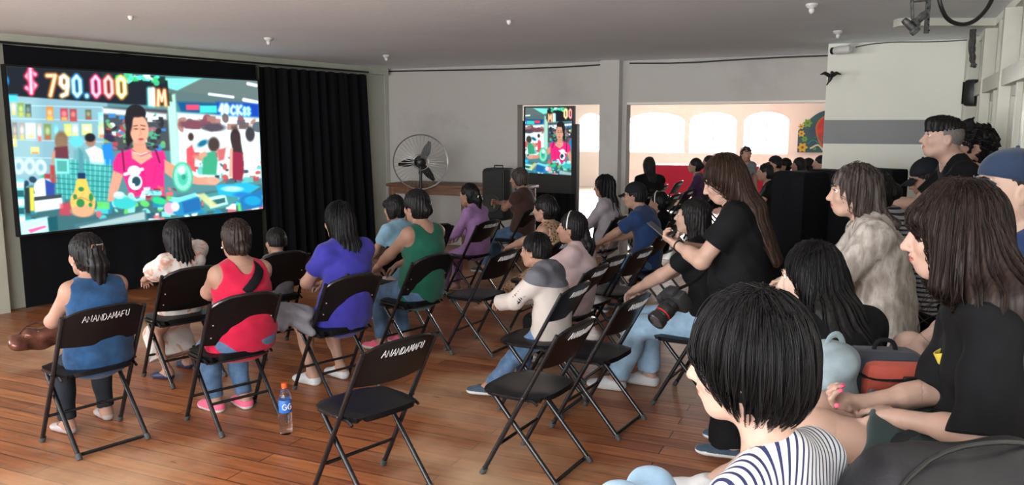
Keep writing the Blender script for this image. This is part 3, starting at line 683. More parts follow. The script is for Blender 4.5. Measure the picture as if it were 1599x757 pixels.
    p.poly([(720, 580), (790, 566), (840, 590), (800, 622), (716, 640)], (60, 130, 130), 3); p.poly([(736, 590), (792, 578), (800, 612), (740, 628)], (180, 230, 225), 3); p.poly([(742, 600), (790, 590), (792, 606), (746, 618)], (40, 90, 90), 2); p.poly([(690, 580), (720, 575), (770, 620), (740, 625)], (215, 215, 140), 4, .8)
    p.poly([(760, 548), (870, 538), (912, 552), (850, 590), (770, 580)], (30, 160, 200), 3); p.ell(816, 560, 34, 9, (160, 235, 210), 3); p.ell(850, 580, 30, 9, (30, 110, 180), 3)
    p.poly([(840, 590), (916, 560), (918, 620), (846, 636)], (24, 100, 160), 3); p.ell(884, 600, 28, 16, (20, 140, 190), 3)
    p.C = np.clip(p.C, 0, 1)
    # slight softening, as on a coarse screen
    C = p.C; k = (C+np.roll(C, 1, 0)+np.roll(C, -1, 0)+np.roll(C, 1, 1)+np.roll(C, -1, 1))/5
    return np.clip(k*.93+np.array((.045, .06, .065)), 0, 1)  # pale cyan haze, the bloom of the screen, mixed into the picture colours
FILM = paint_film()
def film_material(name, gain):
    m = bpy.data.materials.new(name); m.use_nodes = True; nt = m.node_tree; nt.nodes.clear()
    a = nt.nodes.new('ShaderNodeAttribute'); a.attribute_name = 'picture'
    e = nt.nodes.new('ShaderNodeEmission'); e.inputs[1].default_value = gain
    o = nt.nodes.new('ShaderNodeOutputMaterial'); nt.links.new(a.outputs[0], e.inputs[0]); nt.links.new(e.outputs[0], o.inputs[0]); return m
def film_plane(name, quad, img, m, parent):
    """quad of 3-D corners TL TR BR BL; one colour per vertex"""
    H, W, _ = img.shape; tl, tr, br, bl = [np.array(q, float) for q in quad]
    U, V = np.meshgrid(np.linspace(0, 1, W), np.linspace(0, 1, H)); U = U[..., None]; V = V[..., None]
    P = (tl*(1-U)+tr*U)*(1-V)+(bl*(1-U)+br*U)*V; P = P.reshape(-1, 3)
    ii, jj = np.meshgrid(np.arange(H-1), np.arange(W-1), indexing='ij'); a = (ii*W+jj).ravel(); q = np.stack([a, a+W, a+W+1, a+1], 1)
    me = bpy.data.meshes.new(name); me.vertices.add(len(P)); me.vertices.foreach_set('co', P.astype(np.float32).ravel())
    me.loops.add(q.size); me.loops.foreach_set('vertex_index', q.astype(np.int32).ravel()); me.polygons.add(len(q))
    me.polygons.foreach_set('loop_start', np.arange(0, q.size, 4, dtype=np.int32)); me.polygons.foreach_set('loop_total', np.full(len(q), 4, dtype=np.int32))
    me.update(calc_edges=True)
    at_ = me.color_attributes.new('picture', 'FLOAT_COLOR', 'POINT'); c = img.reshape(-1, 3); lin = np.where(c < .04045, c/12.92, ((c+.055)/1.055)**2.4)
    at_.data.foreach_set('color', np.concatenate([lin, np.ones((len(lin), 1))], 1).astype(np.float32).ravel())
    me.materials.append(m); o = bpy.data.objects.new(name, me); COL.objects.link(o); o.parent = parent; return o

# big screen on its black backdrop
nIn = Vector((LW.y, -LW.x, 0))
LP0 = LW0+nIn*.22                                        # plane of the screen face
def on_l(px, py): s = hit(LP0, LW, px); p = at(LP0, LW, s); return Vector((p.x, p.y, zon(LP0, LW, px, py)))
tl, tr, br, bl = on_l(27, 104), on_l(410, 126), on_l(412, 325), on_l(38, 366)
s0 = (tl.xy-LP0.xy).dot(LW.xy); s1 = (tr.xy-LP0.xy).dot(LW.xy)
z1 = (tl.z+tr.z)/2; z0 = (bl.z+br.z)/2
print('SCREEN', s0, s1, z0, z1, tl.z, tr.z, bl.z, br.z)
sc = thing('projection_screen', 'large wall screen showing a market scene in bright colours', 'screen', at(LP0, LW, (s0+s1)/2))
inv = Matrix.Translation(-Vector(sc.location))
off = Vector(sc.location)
def sub(v): return tuple(Vector(v)-off)
film_plane('picture', [sub(at(LP0, LW, s0, z1)), sub(at(LP0, LW, s1, z1)), sub(at(LP0, LW, s1, z0)), sub(at(LP0, LW, s0, z0))], FILM, film_material('screen_picture', 1.05), sc)
M_BEZEL = mat('black_screen_frame', (.008, .008, .009), .5)
mb = MB()
def lbox(mb, o, d, n, s0, s1, z0, z1, n0, n1, mi=0):
    a = at(o, d, s0, z0)+n*n0-off_; mb.prism([(0, 0), (s1-s0, 0), (s1-s0, z1-z0), (0, z1-z0)], a, d, Vector((0, 0, 1)), n, n1-n0, mi)
off_ = off
lbox(mb, LP0, LW, nIn, s0-.02, s1+.02, z0-.02, z1+.02, -.06, -.004)
mb.build('cabinet', M_BEZEL, sc, smooth=False)
# black backdrop cloth behind the screen and the gathered curtain at its right
ZT = CZ-.10
def cloth(name, label, s0, s1, z0, z1, depth, fold, amp, base, drift=0):
    t = at(LW0, LW, (s0+s1)/2)+nIn*base
    n = int((s1-s0)*70)
    def fn(u, v):
        s = s0+(s1-s0)*u; ph = s*fold*2*pi+1.1*sin(s*5); a = amp*(1+.5*(1-v))
        off = a*sin(ph)+a*.4*sin(ph*2.3+1); zz = z0+(z1-z0)*v+(-.012*abs(sin(ph*.5)) if v > .99 else 0)
        return at(LW0, LW, s+drift*(1-v)*u, zz)+nIn*(base+off)-t
    mb = MB(); mb.grid(fn, n, 14, thick=.006); o = mb.build(name, BLK, angle=70); o.location = t; tag(o, label, 'curtain'); return o
a0 = hit(LW0+nIn*.13, LW, 24); a1 = hit(LW0+nIn*.13, LW, 408); a2 = hit(LW0+nIn*.13, LW, 560)
cloth('backdrop_cloth', 'flat black backdrop cloth stretched round the big screen', a0, a1, .02, ZT, 0, .9, .006, .135)
cloth('stage_curtain', 'gathered black curtain hanging right of the big screen', a1, a2+.22, .02, ZT-.02, 0, 5.5, .028, .16, .12)
cloth('side_curtain', 'narrow black curtain at the left edge beyond the cream pier', -.95, -.64, .02, 2.05, 0, 6, .02, .13)
mb = MB(); mb.tube([at(LW0, LW, a0-.05, ZT+.012)+nIn*.15, at(LW0, LW, a2+.25, ZT+.012)+nIn*.15], .012, 8)
tag(mb.build('curtain_rail', M_BEZEL), 'thin dark rail above the big screen carrying the black cloths', 'rail')

# second screen seen from behind in the doorway: a mirrored picture in a black stand
D2 = 12.5
c0, c1 = PD(816, 240, D2+.12), PD(899, 240, D2-.30)
d2 = Vector((c1.x-c0.x, c1.y-c0.y, 0)); w2 = d2.length; d2.normalize(); n2 = Vector((d2.y, -d2.x, 0)); c0.z = 0
ms = thing('screen_panel', 'upright screen in the doorway showing the market scene mirrored', 'screen', c0)
off_ = Vector(c0)
zt2 = PD(855, 168, D2).z; zb2 = PD(855, 270, D2).z
img = FILM[::3, ::-1][:, 110:380:1][:, ::2]
film_plane('picture', [tuple(d2*.05+n2*.004+Vector((0, 0, zt2))), tuple(d2*(w2-.07)+n2*.004+Vector((0, 0, zt2))), tuple(d2*(w2-.07)+n2*.004+Vector((0, 0, zb2-.02))), tuple(d2*.05+n2*.004+Vector((0, 0, zb2)))], img, film_material('mirrored_screen_picture', .8), ms)
mb = MB(); mb.add([], []); lbox(mb, off_, d2, n2, .02, w2-.03, zb2-.35, zt2+.02, -.05, 0); mb.build('cabinet', mat('dark_grey_panel', (.03, .03, .03), .6), ms, smooth=False)
for a, b, zt in ((-.04, .04, zt2-.2), (w2-.05, w2+.03, zt2-.25)):
    mb = MB(); lbox(mb, off_, d2, n2, a, b, .0, zt, -.08, .03); mb.build('stand_post', M_BEZEL, ms, smooth=False)
mb = MB(); mb.grid(lambda u, v: d2*(u*w2)+n2*(.04+.012*sin(u*40))+Vector((0, 0, .03+(zb2-.33)*v)), 40, 6, thick=.01); mb.build('skirt', BLK, ms)
for s_ in (.0, w2-.03):
    mb = MB(); a = d2*s_; mb.box(a+Vector((0, 0, .02)), (.06, .55, .04), rot=Rz(math.atan2(d2.y, d2.x)), bev=.01); mb.build('foot', M_BEZEL, ms)
# ------------------------------------------------------------------ smooth solids: distance fields meshed with surface nets
f32 = np.float32
def vn(v): v = np.array(v, float); return v/(np.linalg.norm(v)+1e-12)
class Seg:      # round cone, optional flat end at b
    def __init__(s, a, b, ra, rb=None, k=.02, op='u', flat=False, mi=0):
        s.a = np.array(a, float); s.b = np.array(b, float); s.ra = ra; s.rb = ra if rb is None else rb; s.k = k; s.op = op; s.flat = flat
        r = max(s.ra, s.rb); s.lo = np.minimum(s.a, s.b)-r; s.hi = np.maximum(s.a, s.b)+r
    def d(s, X, Y, Z):
        e = s.b-s.a; L2 = max(e@e, 1e-10); px, py, pz = X-s.a[0], Y-s.a[1], Z-s.a[2]
        w = (px*e[0]+py*e[1]+pz*e[2])/L2; t = np.clip(w, 0, 1)
        d = np.sqrt((px-e[0]*t)**2+(py-e[1]*t)**2+(pz-e[2]*t)**2)-(s.ra+(s.rb-s.ra)*t)
        if s.flat: d = np.maximum(d, (w-1)*sqrt(L2))
        return d
class ESeg:     # elliptical section: rx along side, ry along the third axis
    def __init__(s, a, b, ra, rb, side=(1, 0, 0), k=.03, op='u', flat=False, rz=None):
        s.a = np.array(a, float); s.b = np.array(b, float); s.ra = ra; s.rb = rb; s.k = k; s.op = op; s.flat = flat
        s.L = max(np.linalg.norm(s.b-s.a), 1e-6); s.W = (s.b-s.a)/s.L; sd = np.array(side, float); sd = sd-s.W*(sd@s.W); s.S = vn(sd); s.V = np.cross(s.W, s.S); s.rz = rz
        r = max(max(ra), max(rb)); s.lo = np.minimum(s.a, s.b)-r; s.hi = np.maximum(s.a, s.b)+r
    def d(s, X, Y, Z):
        px, py, pz = X-s.a[0], Y-s.a[1], Z-s.a[2]
        w = px*s.W[0]+py*s.W[1]+pz*s.W[2]; u = px*s.S[0]+py*s.S[1]+pz*s.S[2]; v = px*s.V[0]+py*s.V[1]+pz*s.V[2]
        t = np.clip(w/s.L, 0, 1); rx = s.ra[0]+(s.rb[0]-s.ra[0])*t; ry = s.ra[1]+(s.rb[1]-s.ra[1])*t; rz = s.rz or .5*(min(s.ra)+min(s.rb))
        q = w-t*s.L; k0 = np.sqrt((u/rx)**2+(v/ry)**2+(q/rz)**2); k1 = np.sqrt((u/rx**2)**2+(v/ry**2)**2+(q/rz**2)**2)+1e-6
        d = k0*(k0-1)/k1
        if s.flat: d = np.maximum(d, w-s.L)
        return d
class Ell:
    def __init__(s, c, r, R=None, k=.02, op='u'):
        s.c = np.array(c, float); s.r = np.array(r, float); s.R = np.eye(3) if R is None else np.array(R, float); s.k = k; s.op = op
        m = s.r.max(); s.lo = s.c-m; s.hi = s.c+m
    def d(s, X, Y, Z):
        px, py, pz = X-s.c[0], Y-s.c[1], Z-s.c[2]; R = s.R
        a = (px*R[0, 0]+py*R[1, 0]+pz*R[2, 0]); b = (px*R[0, 1]+py*R[1, 1]+pz*R[2, 1]); c = (px*R[0, 2]+py*R[1, 2]+pz*R[2, 2])
        r = s.r; k0 = np.sqrt((a/r[0])**2+(b/r[1])**2+(c/r[2])**2); k1 = np.sqrt((a/r[0]**2)**2+(b/r[1]**2)**2+(c/r[2]**2)**2)+1e-6
        return k0*(k0-1)/k1
class Half:     # cut away everything on the +n side
    def __init__(s, p, n, k=.004): s.p = np.array(p, float); s.n = vn(n); s.op = 'i'; s.k = k; s.lo = None
    def d(s, X, Y, Z): return (X-s.p[0])*s.n[0]+(Y-s.p[1])*s.n[1]+(Z-s.p[2])*s.n[2]
class Fold:     # cloth folds: displaces whatever came before it
    def __init__(s, amp, freq, seed=0): s.amp = amp; s.f = freq; s.s = seed; s.op = 'w'; s.lo = None
    def d(s, X, Y, Z):
        f = s.f; q = s.s*1.7
        return s.amp*(np.sin(f*(X*.8+Z*.9)+q+1.6*np.sin(f*.55*Y+q))*np.sin(f*(Y*.9-Z*.5)+q*2+1.3*np.sin(f*.6*X))+.6*np.sin(f*1.7*(Z-.4*Y+.3*X)+q+np.sin(f*X+q)))
class Groove:   # hair grooves running down from the crown
    def __init__(s, c, amp=.004, n=34, seed=0): s.c = np.array(c, float); s.amp = amp; s.n = n; s.op = 'w'; s.lo = None; s.q = seed
    def d(s, X, Y, Z):
        a = np.arctan2(X-s.c[0], Y-s.c[1]); w = 7*(Z-s.c[2])
        return s.amp*(np.sin(s.n*a+1.5*np.sin(w+s.q))+.6*np.sin(s.n*1.9*a+s.q+1.2*np.sin(w*1.7)))
def smin(a, b, k):
    h = np.maximum(k-np.abs(a-b), 0)/k; return np.minimum(a, b)-h*h*k*.25
def smax(a, b, k): return -smin(-a, -b, k)
def field_pts(prims, P):
    X, Y, Z = P[:, 0], P[:, 1], P[:, 2]; D = np.full(len(P), .3)
    for p in prims:
        d = p.d(X, Y, Z)
        if p.op == 'u': D = smin(D, d, p.k)
        elif p.op == 's': D = smax(D, -d, p.k)
        elif p.op == 'i': D = smax(D, d, p.k)
        else: D = D+d
    return D
def field_grid(prims, lo, hi, h):
    n = np.maximum(np.ceil((hi-lo)/h).astype(int)+1, 3); ax = [(lo[i]+h*np.arange(n[i])).astype(f32) for i in range(3)]
    D = np.full(tuple(n), .2, f32)
    for p in prims:
        if p.lo is None: sl = (slice(None),)*3
        else:
            m = p.k+3*h+.01; a = np.clip(np.floor((p.lo-m-lo)/h).astype(int), 0, n); b = np.clip(np.ceil((p.hi+m-lo)/h).astype(int)+1, 0, n)
            if (b <= a).any(): continue
            sl = tuple(slice(a[i], b[i]) for i in range(3))
        X = ax[0][sl[0]][:, None, None]; Y = ax[1][sl[1]][None, :, None]; Z = ax[2][sl[2]][None, None, :]
        d = p.d(X, Y, Z).astype(f32); S = D[sl]
        if p.op == 'u': D[sl] = smin(S, d, f32(p.k))
        elif p.op == 's': D[sl] = smax(S, -d, f32(p.k))
        elif p.op == 'i': D[sl] = smax(S, d, f32(p.k))
        else: D[sl] = S+d
    return D
def nets(D, lo, h):
    ins = D < 0
    c = [ins[i:ins.shape[0]-1+i, j:ins.shape[1]-1+j, k:ins.shape[2]-1+k] for i in (0, 1) for j in (0, 1) for k in (0, 1)]
    cnt = sum(x.astype(np.int8) for x in c); act = (cnt > 0) & (cnt < 8)
    I, J, K = np.nonzero(act)
    if len(I) == 0: return np.zeros((0, 3)), np.zeros((0, 4), int)
    idx = np.full(act.shape, -1, np.int32); idx[I, J, K] = np.arange(len(I))
    off = np.array([(i, j, k) for i in (0, 1) for j in (0, 1) for k in (0, 1)])
    val = np.stack([D[I+o[0], J+o[1], K+o[2]] for o in off], 1)
    P = np.zeros((len(I), 3)); W = np.zeros(len(I))
    for a in range(8):
        for b in range(a+1, 8):
            if np.abs(off[a]-off[b]).sum() != 1: continue
            x = (val[:, a] < 0) != (val[:, b] < 0); t = np.where(x, val[:, a]/np.where(x, val[:, a]-val[:, b], 1), 0)
            P += x[:, None]*(off[a]+t[:, None]*(off[b]-off[a])); W += x
    P = P/W[:, None]+np.stack([I, J, K], 1); V = lo+P*h
    Q = []
    for ax in range(3):
        o = [0, 0, 0]; o[ax] = 1; sh = D.shape
        A = ins[:sh[0]-o[0], :sh[1]-o[1], :sh[2]-o[2]]; B = ins[o[0]:, o[1]:, o[2]:]; e = A != B
        u, v = [(1, 2), (2, 0), (0, 1)][ax]; g = np.stack(np.nonzero(e), 1)
        g = g[(g[:, u] > 0) & (g[:, v] > 0) & (g[:, u] < sh[u]-1) & (g[:, v] < sh[v]-1)]
        if len(g) == 0: continue
        du = np.zeros(3, int); du[u] = 1; dv = np.zeros(3, int); dv[v] = 1
        q = np.stack([idx[tuple((g-du-dv).T)], idx[tuple((g-dv).T)], idx[tuple(g.T)], idx[tuple((g-du).T)]], 1)
        fl = ~A[tuple(g.T)]; q[fl] = q[fl][:, ::-1]; Q.append(q)
    Q = np.concatenate(Q); Q = Q[(Q >= 0).all(1)]
    return V, Q
def bounds(prims, pad=.03):
    L = [p for p in prims if p.lo is not None and p.op == 'u']; return np.min([p.lo for p in L], 0)-pad, np.max([p.hi for p in L], 0)+pad
def raw_mesh(name, V, Q, mats, mi=None, parent=None):
    me = bpy.data.meshes.new(name); me.vertices.add(len(V)); me.vertices.foreach_set('co', np.asarray(V, f32).ravel())
    Q = np.asarray(Q, np.int32); me.loops.add(Q.size); me.loops.foreach_set('vertex_index', Q.ravel()); me.polygons.add(len(Q)); k = Q.shape[1] if len(Q) else 4
    me.polygons.foreach_set('loop_start', np.arange(0, Q.size, k, dtype=np.int32)); me.polygons.foreach_set('loop_total', np.full(len(Q), k, dtype=np.int32))
    for m in (mats if isinstance(mats, (list, tuple)) else [mats]): me.materials.append(m)
    if mi is not None: me.polygons.foreach_set('material_index', np.asarray(mi, np.int32))
    me.update(calc_edges=True); me.polygons.foreach_set('use_smooth', np.ones(len(Q), bool))
    o = bpy.data.objects.new(name, me); COL.objects.link(o)
    if parent: o.parent = parent
    return o
def solid(name, prims, h, mats, parent=None, fine=(), mifn=None):
    """fine: boxes (centre, half size, step) meshed at their own finer step and joined into the same mesh"""
    lo, hi = bounds(prims); D = field_grid(prims, lo, hi, h)
    n = D.shape; ax = [lo[i]+h*np.arange(n[i]) for i in range(3)]
    def boxd(c, hs, X, Y, Z): return np.maximum(np.maximum(np.abs(X-c[0])-hs[0], np.abs(Y-c[1])-hs[1]), np.abs(Z-c[2])-hs[2])
    X, Y, Z = ax[0][:, None, None], ax[1][None, :, None], ax[2][None, None, :]
    for c, hs, hf in fine: D = np.maximum(D, (-boxd(c, np.array(hs)-1.6*h, X, Y, Z)).astype(f32))
    V, Q = nets(D, lo, h); Vs = [V]; Qs = [Q]; o = len(V)
    for c, hs, hf in fine:
        c = np.array(c); hs = np.array(hs); l2, h2 = c-hs-2*hf, c+hs+2*hf; E = field_grid(prims, l2, h2, hf)
        bx = [l2[i]+hf*np.arange(E.shape[i]) for i in range(3)]
        E = np.maximum(E, boxd(c, hs, bx[0][:, None, None], bx[1][None, :, None], bx[2][None, None, :]).astype(f32))
        V2, Q2 = nets(E, l2, hf); Vs.append(V2); Qs.append(Q2+o); o += len(V2)
    V = np.concatenate(Vs); Q = np.concatenate(Qs); mi = None
    if fine and len(Q):      # drop the cut faces inside the solid where the finer boxes meet the rest
        C = V[Q].mean(1); near_ = np.zeros(len(Q), bool)
        for c, hs, hf in fine: near_ |= np.abs(boxd(c, np.array(hs)-.8*h, C[:, 0], C[:, 1], C[:, 2])) < h*2.6+.004
        ii = np.nonzero(near_)[0]; dd = field_pts(prims, C[ii]); keep = np.ones(len(Q), bool); keep[ii[dd < -.0016]] = False; Q = Q[keep]
    if mifn is not None and len(Q): mi = mifn(V[Q].mean(1))
    return raw_mesh(name, V, Q, mats, mi, parent)

# ------------------------------------------------------------------ cloth, skin and hair looks
def skin_mat(name, col):
    return mat('skin_'+name, col, .5, bump=.06, bscale=120, var=.07, vscale=9, sss=.12, spec=.4)
SKIN = {'tan': skin_mat('tan', (.38, .215, .155)), 'light': skin_mat('light', (.45, .285, .22)), 'brown': skin_mat('brown', (.28, .155, .11)), 'pale': skin_mat('pale', (.52, .355, .285))}
LIP = mat('lips', (.36, .11, .10), .45); NAIL = mat('pink_nail_varnish', (.85, .12, .22), .2); NAILP = mat('natural_nail', (.62, .40, .33), .3)
EYEW = mat('eye_white', (.62, .58, .55), .25); IRIS = mat('dark_iris', (.03, .015, .01), .15)
def hair_mat(name, c1, c2, rough=.46):
    m, nt, b = new_mat('hair_'+name); N, L = nt.nodes, nt.links
    tc = N.new('ShaderNodeTexCoord'); mp = N.new('ShaderNodeMapping'); mp.inputs['Scale'].default_value = (1, 1, .07); L.new(tc.outputs['Object'], mp.inputs[0])
    n = N.new('ShaderNodeTexNoise'); n.inputs['Scale'].default_value = 110; n.inputs['Detail'].default_value = 4; L.new(mp.outputs[0], n.inputs[0])
    r = N.new('ShaderNodeValToRGB'); r.color_ramp.elements[0].position = .35; r.color_ramp.elements[0].color = (*c1, 1); r.color_ramp.elements[1].position = .68; r.color_ramp.elements[1].color = (*c2, 1)
    L.new(n.outputs[0], r.inputs[0]); L.new(r.outputs[0], b.inputs['Base Color']); b.inputs['Roughness'].default_value = rough; b.inputs['Specular IOR Level'].default_value = .2
    bp = N.new('ShaderNodeBump'); bp.inputs['Strength'].default_value = .5; bp.inputs['Distance'].default_value = .004; L.new(n.outputs[0], bp.inputs['Height']); L.new(bp.outputs[0], b.inputs['Normal'])
    return m
HAIR = {'black': hair_mat('black', (.0035, .003, .0035), (.013, .011, .011)), 'brown': hair_mat('dark_brown', (.010, .006, .005), (.034, .020, .016)),
        'warm': hair_mat('warm_brown', (.018, .009, .0065), (.060, .033, .022)), 'grey': hair_mat('greying_brown', (.020, .014, .012), (.10, .078, .068), .5), 'shaved': mat('shaved_hair_stubble', (.14, .12, .115), .8, var=.25, vscale=90, bump=.2, bscale=300)}
def cloth_mat(name, col, rough=.85, var=.10, bump=.25, bscale=22, sheen=None): return mat(name, col, rough, bump=bump, bscale=bscale, var=var, vscale=14, sheen=(.12 if max(col) > .04 else 0), spec=.2)
def pattern(name, cols, scale, kind='voronoi', rough=.8, axis=None, rot=(0, 0, 0), pos=None, distort=0):
    m, nt, b = new_mat(name); N, L = nt.nodes, nt.links
    tc = N.new('ShaderNodeTexCoord'); mp = N.new('ShaderNodeMapping'); mp.inputs['Rotation'].default_value = rot; L.new(tc.outputs['Object'], mp.inputs[0])
    if axis: mp.inputs['Scale'].default_value = axis
    if kind == 'voronoi': n = N.new('ShaderNodeTexVoronoi'); n.inputs['Scale'].default_value = scale
    elif kind == 'wave': n = N.new('ShaderNodeTexWave'); n.inputs['Scale'].default_value = scale; n.bands_direction = 'Z'; n.inputs['Distortion'].default_value = distort
    else: n = N.new('ShaderNodeTexNoise'); n.inputs['Scale'].default_value = scale; n.inputs['Detail'].default_value = 4; n.inputs['Distortion'].default_value = distort
    L.new(mp.outputs[0], n.inputs[0]); r = N.new('ShaderNodeValToRGB'); r.color_ramp.interpolation = 'CONSTANT' if pos and pos[0] == 'c' else 'LINEAR'
    ps = [p for p in pos if p != 'c'] if pos else [i/(len(cols)-1) for i in range(len(cols))]
    while len(r.color_ramp.elements) < len(cols): r.color_ramp.elements.new(.5)
    for e, c, q in zip(r.color_ramp.elements, cols, ps): e.position = q; e.color = (*c, 1)
    L.new(n.outputs['Distance' if kind == 'voronoi' else 0], r.inputs[0]); L.new(r.outputs[0], b.inputs['Base Color']); b.inputs['Roughness'].default_value = rough; b.inputs['Specular IOR Level'].default_value = .25
    return m
DENIM = cloth_mat('blue_denim', (.085, .15, .26), var=.3); DENIM_L = cloth_mat('pale_blue_denim', (.30, .45, .60), var=.18); DENIM_D = cloth_mat('dark_denim', (.03, .05, .09), var=.3)
SOLE = mat('white_rubber_sole', (.6, .6, .58), .5)

# ------------------------------------------------------------------ people
def ik(a, t, l1, l2, pole):
    a = np.array(a, float); t = np.array(t, float); v = t-a; L = np.linalg.norm(v); mx = (l1+l2)*.998
    if L > mx: t = a+v/L*mx; L = mx; v = t-a
    L = max(L, abs(l1-l2)*1.02+1e-4); u = vn(v); x = (l1*l1-l2*l2+L*L)/(2*L); hh = sqrt(max(l1*l1-x*x, 0)); pl = np.array(pole, float); pl = vn(pl-u*(pl@u)); return a+u*x+pl*hh, t
def hand_prims(w, d, n, th, s, curl=.55, spread=.010, thumb=.4, curls=None):
    """w wrist, d finger direction, n palm normal, th thumb side"""
    d, n = vn(d), vn(n); n = vn(n-d*(n@d)); th = vn(np.array(th, float)-d*(np.array(th, float)@d)-n*(np.array(th, float)@n)); P = []; nails = []
    P.append(ESeg(w-d*.01*s, w+d*.030*s, (.025*s, .019*s), (.036*s, .016*s), th, .015)); P.append(ESeg(w+d*.030*s, w+d*.078*s, (.038*s, .015*s), (.040*s, .0125*s), th, .012))
    for i, L in enumerate((.070, .078, .073, .056)):
        o = (1.5-i); b = w+d*(.082-.005*abs(i-1.2))*s+th*o*.0195*s; dd = vn(d+th*o*spread*6); q = b; a = 0; c = (curls[i] if curls else curl*(1+.12*i))
        for j, f in enumerate((.45, .31, .24)):
            a += c*(1.0, .95, .6)[j]; v = dd*cos(a)+n*sin(a); e = q+v*L*f*s; P.append(Seg(q, e, (.0094-.0009*j)*s, (.0088-.0011*j)*s, .005)); q = e
        nails.append((q-v*.004*s-np.cross(np.cross(v, n), v)*0, v))
    b = w+d*.022*s+th*.026*s; v1 = vn(d*.62+th*(.75-thumb*.3)+n*thumb); e = b+v1*.042*s; P.append(Seg(b-v1*.012*s, e, .0145*s, .0115*s, .014)); v2 = vn(v1*.8+d*.45+n*thumb*.35); f = e+v2*.030*s; P.append(Seg(e, f, .0112*s, .0095*s, .006)); g = f+v2*.022*s; P.append(Seg(f, g, .0095*s, .008*s, .006)); nails.append((g, v2))
    return P, nails
class Pose: pass
def build_pose(H=1.6, girth=1.0, seat=.45, stand=False, lean=-6, slouch=16, twist=0, head=(0, 0, 0), hands=None, feet=None, knees=(.0, .0), elbow=None, female=True, wide=1.0, neckf=18, child=False, hd=None, side_lean=0, neckl=0):
    p = Pose(); s = p.s = H/1.62; g = p.g = girth; p.fem = female; p.hs = (.97 if not child else 1.0)*(1 if not child else .92)*(1 if H > 1.3 else .95)
    if hd: p.hs *= hd
    p.stand = stand; p.child = child
    if stand: P = np.array((0, 0, .90*s+0.0))
    else: P = np.array((0, -.03, seat+.078*s*g**.5))
    a = radians(lean); b = radians(lean+slouch); sl = radians(side_lean)
    U1 = vn((sin(sl), sin(a), cos(a))); U2 = vn((sin(sl)*1.3, sin(b), cos(b))); cz = radians(twist)
    p.P = P; p.waist = P+U1*.17*s; p.chest = p.waist+vn(U1+U2)*.17*s; p.neck = p.chest+U2*.165*s; p.U1, p.U2 = U1, U2
    X = np.array((cos(cz), sin(cz), 0)); X = vn(X-U2*(X@U2)); p.X = X; F = np.cross(U2, X); p.F = F; F1 = vn(np.array((0, cos(a), -sin(a)))); p.F1 = F1
    sw = .158*s*wide*(1.0 if female else 1.12); p.sh = [p.neck-U2*.052*s+X*sw*k-F*.008 for k in (-1, 1)]
    nb = radians(lean+slouch+neckf*.5); yaw, pit, roll = [radians(v) for v in head]
    hs = p.hs; nd = vn((sin(sl)*1.3, sin(nb), cos(nb))); p.hb = p.neck+nd*(.075*s+neckl)
    Rh = np.array(Matrix.Rotation(yaw, 3, 'Z')@Matrix.Rotation(pit, 3, 'X')@Matrix.Rotation(roll, 3, 'Y')); p.Rh = Rh
    p.hc = p.hb+Rh@np.array((0, .022, .085))*hs
    # arms
    lu, lf = .275*s, .235*s; p.el = [None]*2; p.wr = [None]*2; p.hd = [None]*2
    if hands is None: hands = [dict(p=(-.09, .30*s, P[2]+.115*s)), dict(p=(.09, .30*s, P[2]+.115*s))] if not stand else [dict(p=(-.27*s, .03, .78*s)), dict(p=(.27*s, .03, .78*s))]
    p.hands = []
    for i, k in enumerate((-1, 1)):
        h = dict(hands[i]) if hands[i] else {}
        tgt = h.get('p'); pole = h.get('pole', (k*.75, -.8, -.25)); m, t = ik(p.sh[i], tgt, lu, lf, pole); p.el[i] = m; p.wr[i] = t
        fd = vn(t-m); d = vn(h.get('d', fd*.8+np.array((-k*.35, .1, -.25)) if not stand else fd)); n = h.get('n', (0, 0, -1) if not stand else (-k, 0, 0)); th = h.get('th', (-k, 0, 0) if not stand else (0, 1, 0))
        h.update(d=d, n=n, th=th); p.hands.append(h)
    # legs
    lt, ls = .405*s, .385*s; p.hip = [P+np.array((k*.085*s*g**.5, .0, -.01)) for k in (-1, 1)]; p.kn = [None]*2; p.an = [None]*2; p.ft = [None]*2
    if feet is None: feet = [(-.11, .38*s, .0, 0), (.11, .38*s, 0, 0)] if not stand else [(-.10, .0, 0, 6), (.10, .02, 0, -6)]
    for i, k in enumerate((-1, 1)):
        f = feet[i]; an = np.array((f[0], f[1], f[2]+.075*s)); m, t = ik(p.hip[i], an, lt, ls, (knees[i], 1, .9) if not stand else (knees[i], 1, 0)); p.kn[i] = m; p.an[i] = t
        y = radians(f[3]); fd = np.array((-sin(y), cos(y), 0)); tip = f[4] if len(f) > 4 else 0; p.ft[i] = vn(fd+np.array((0, 0, -tip)))
    return p
def T(p, v): return p.hc+p.Rh@(np.array(v, float)*p.hs)
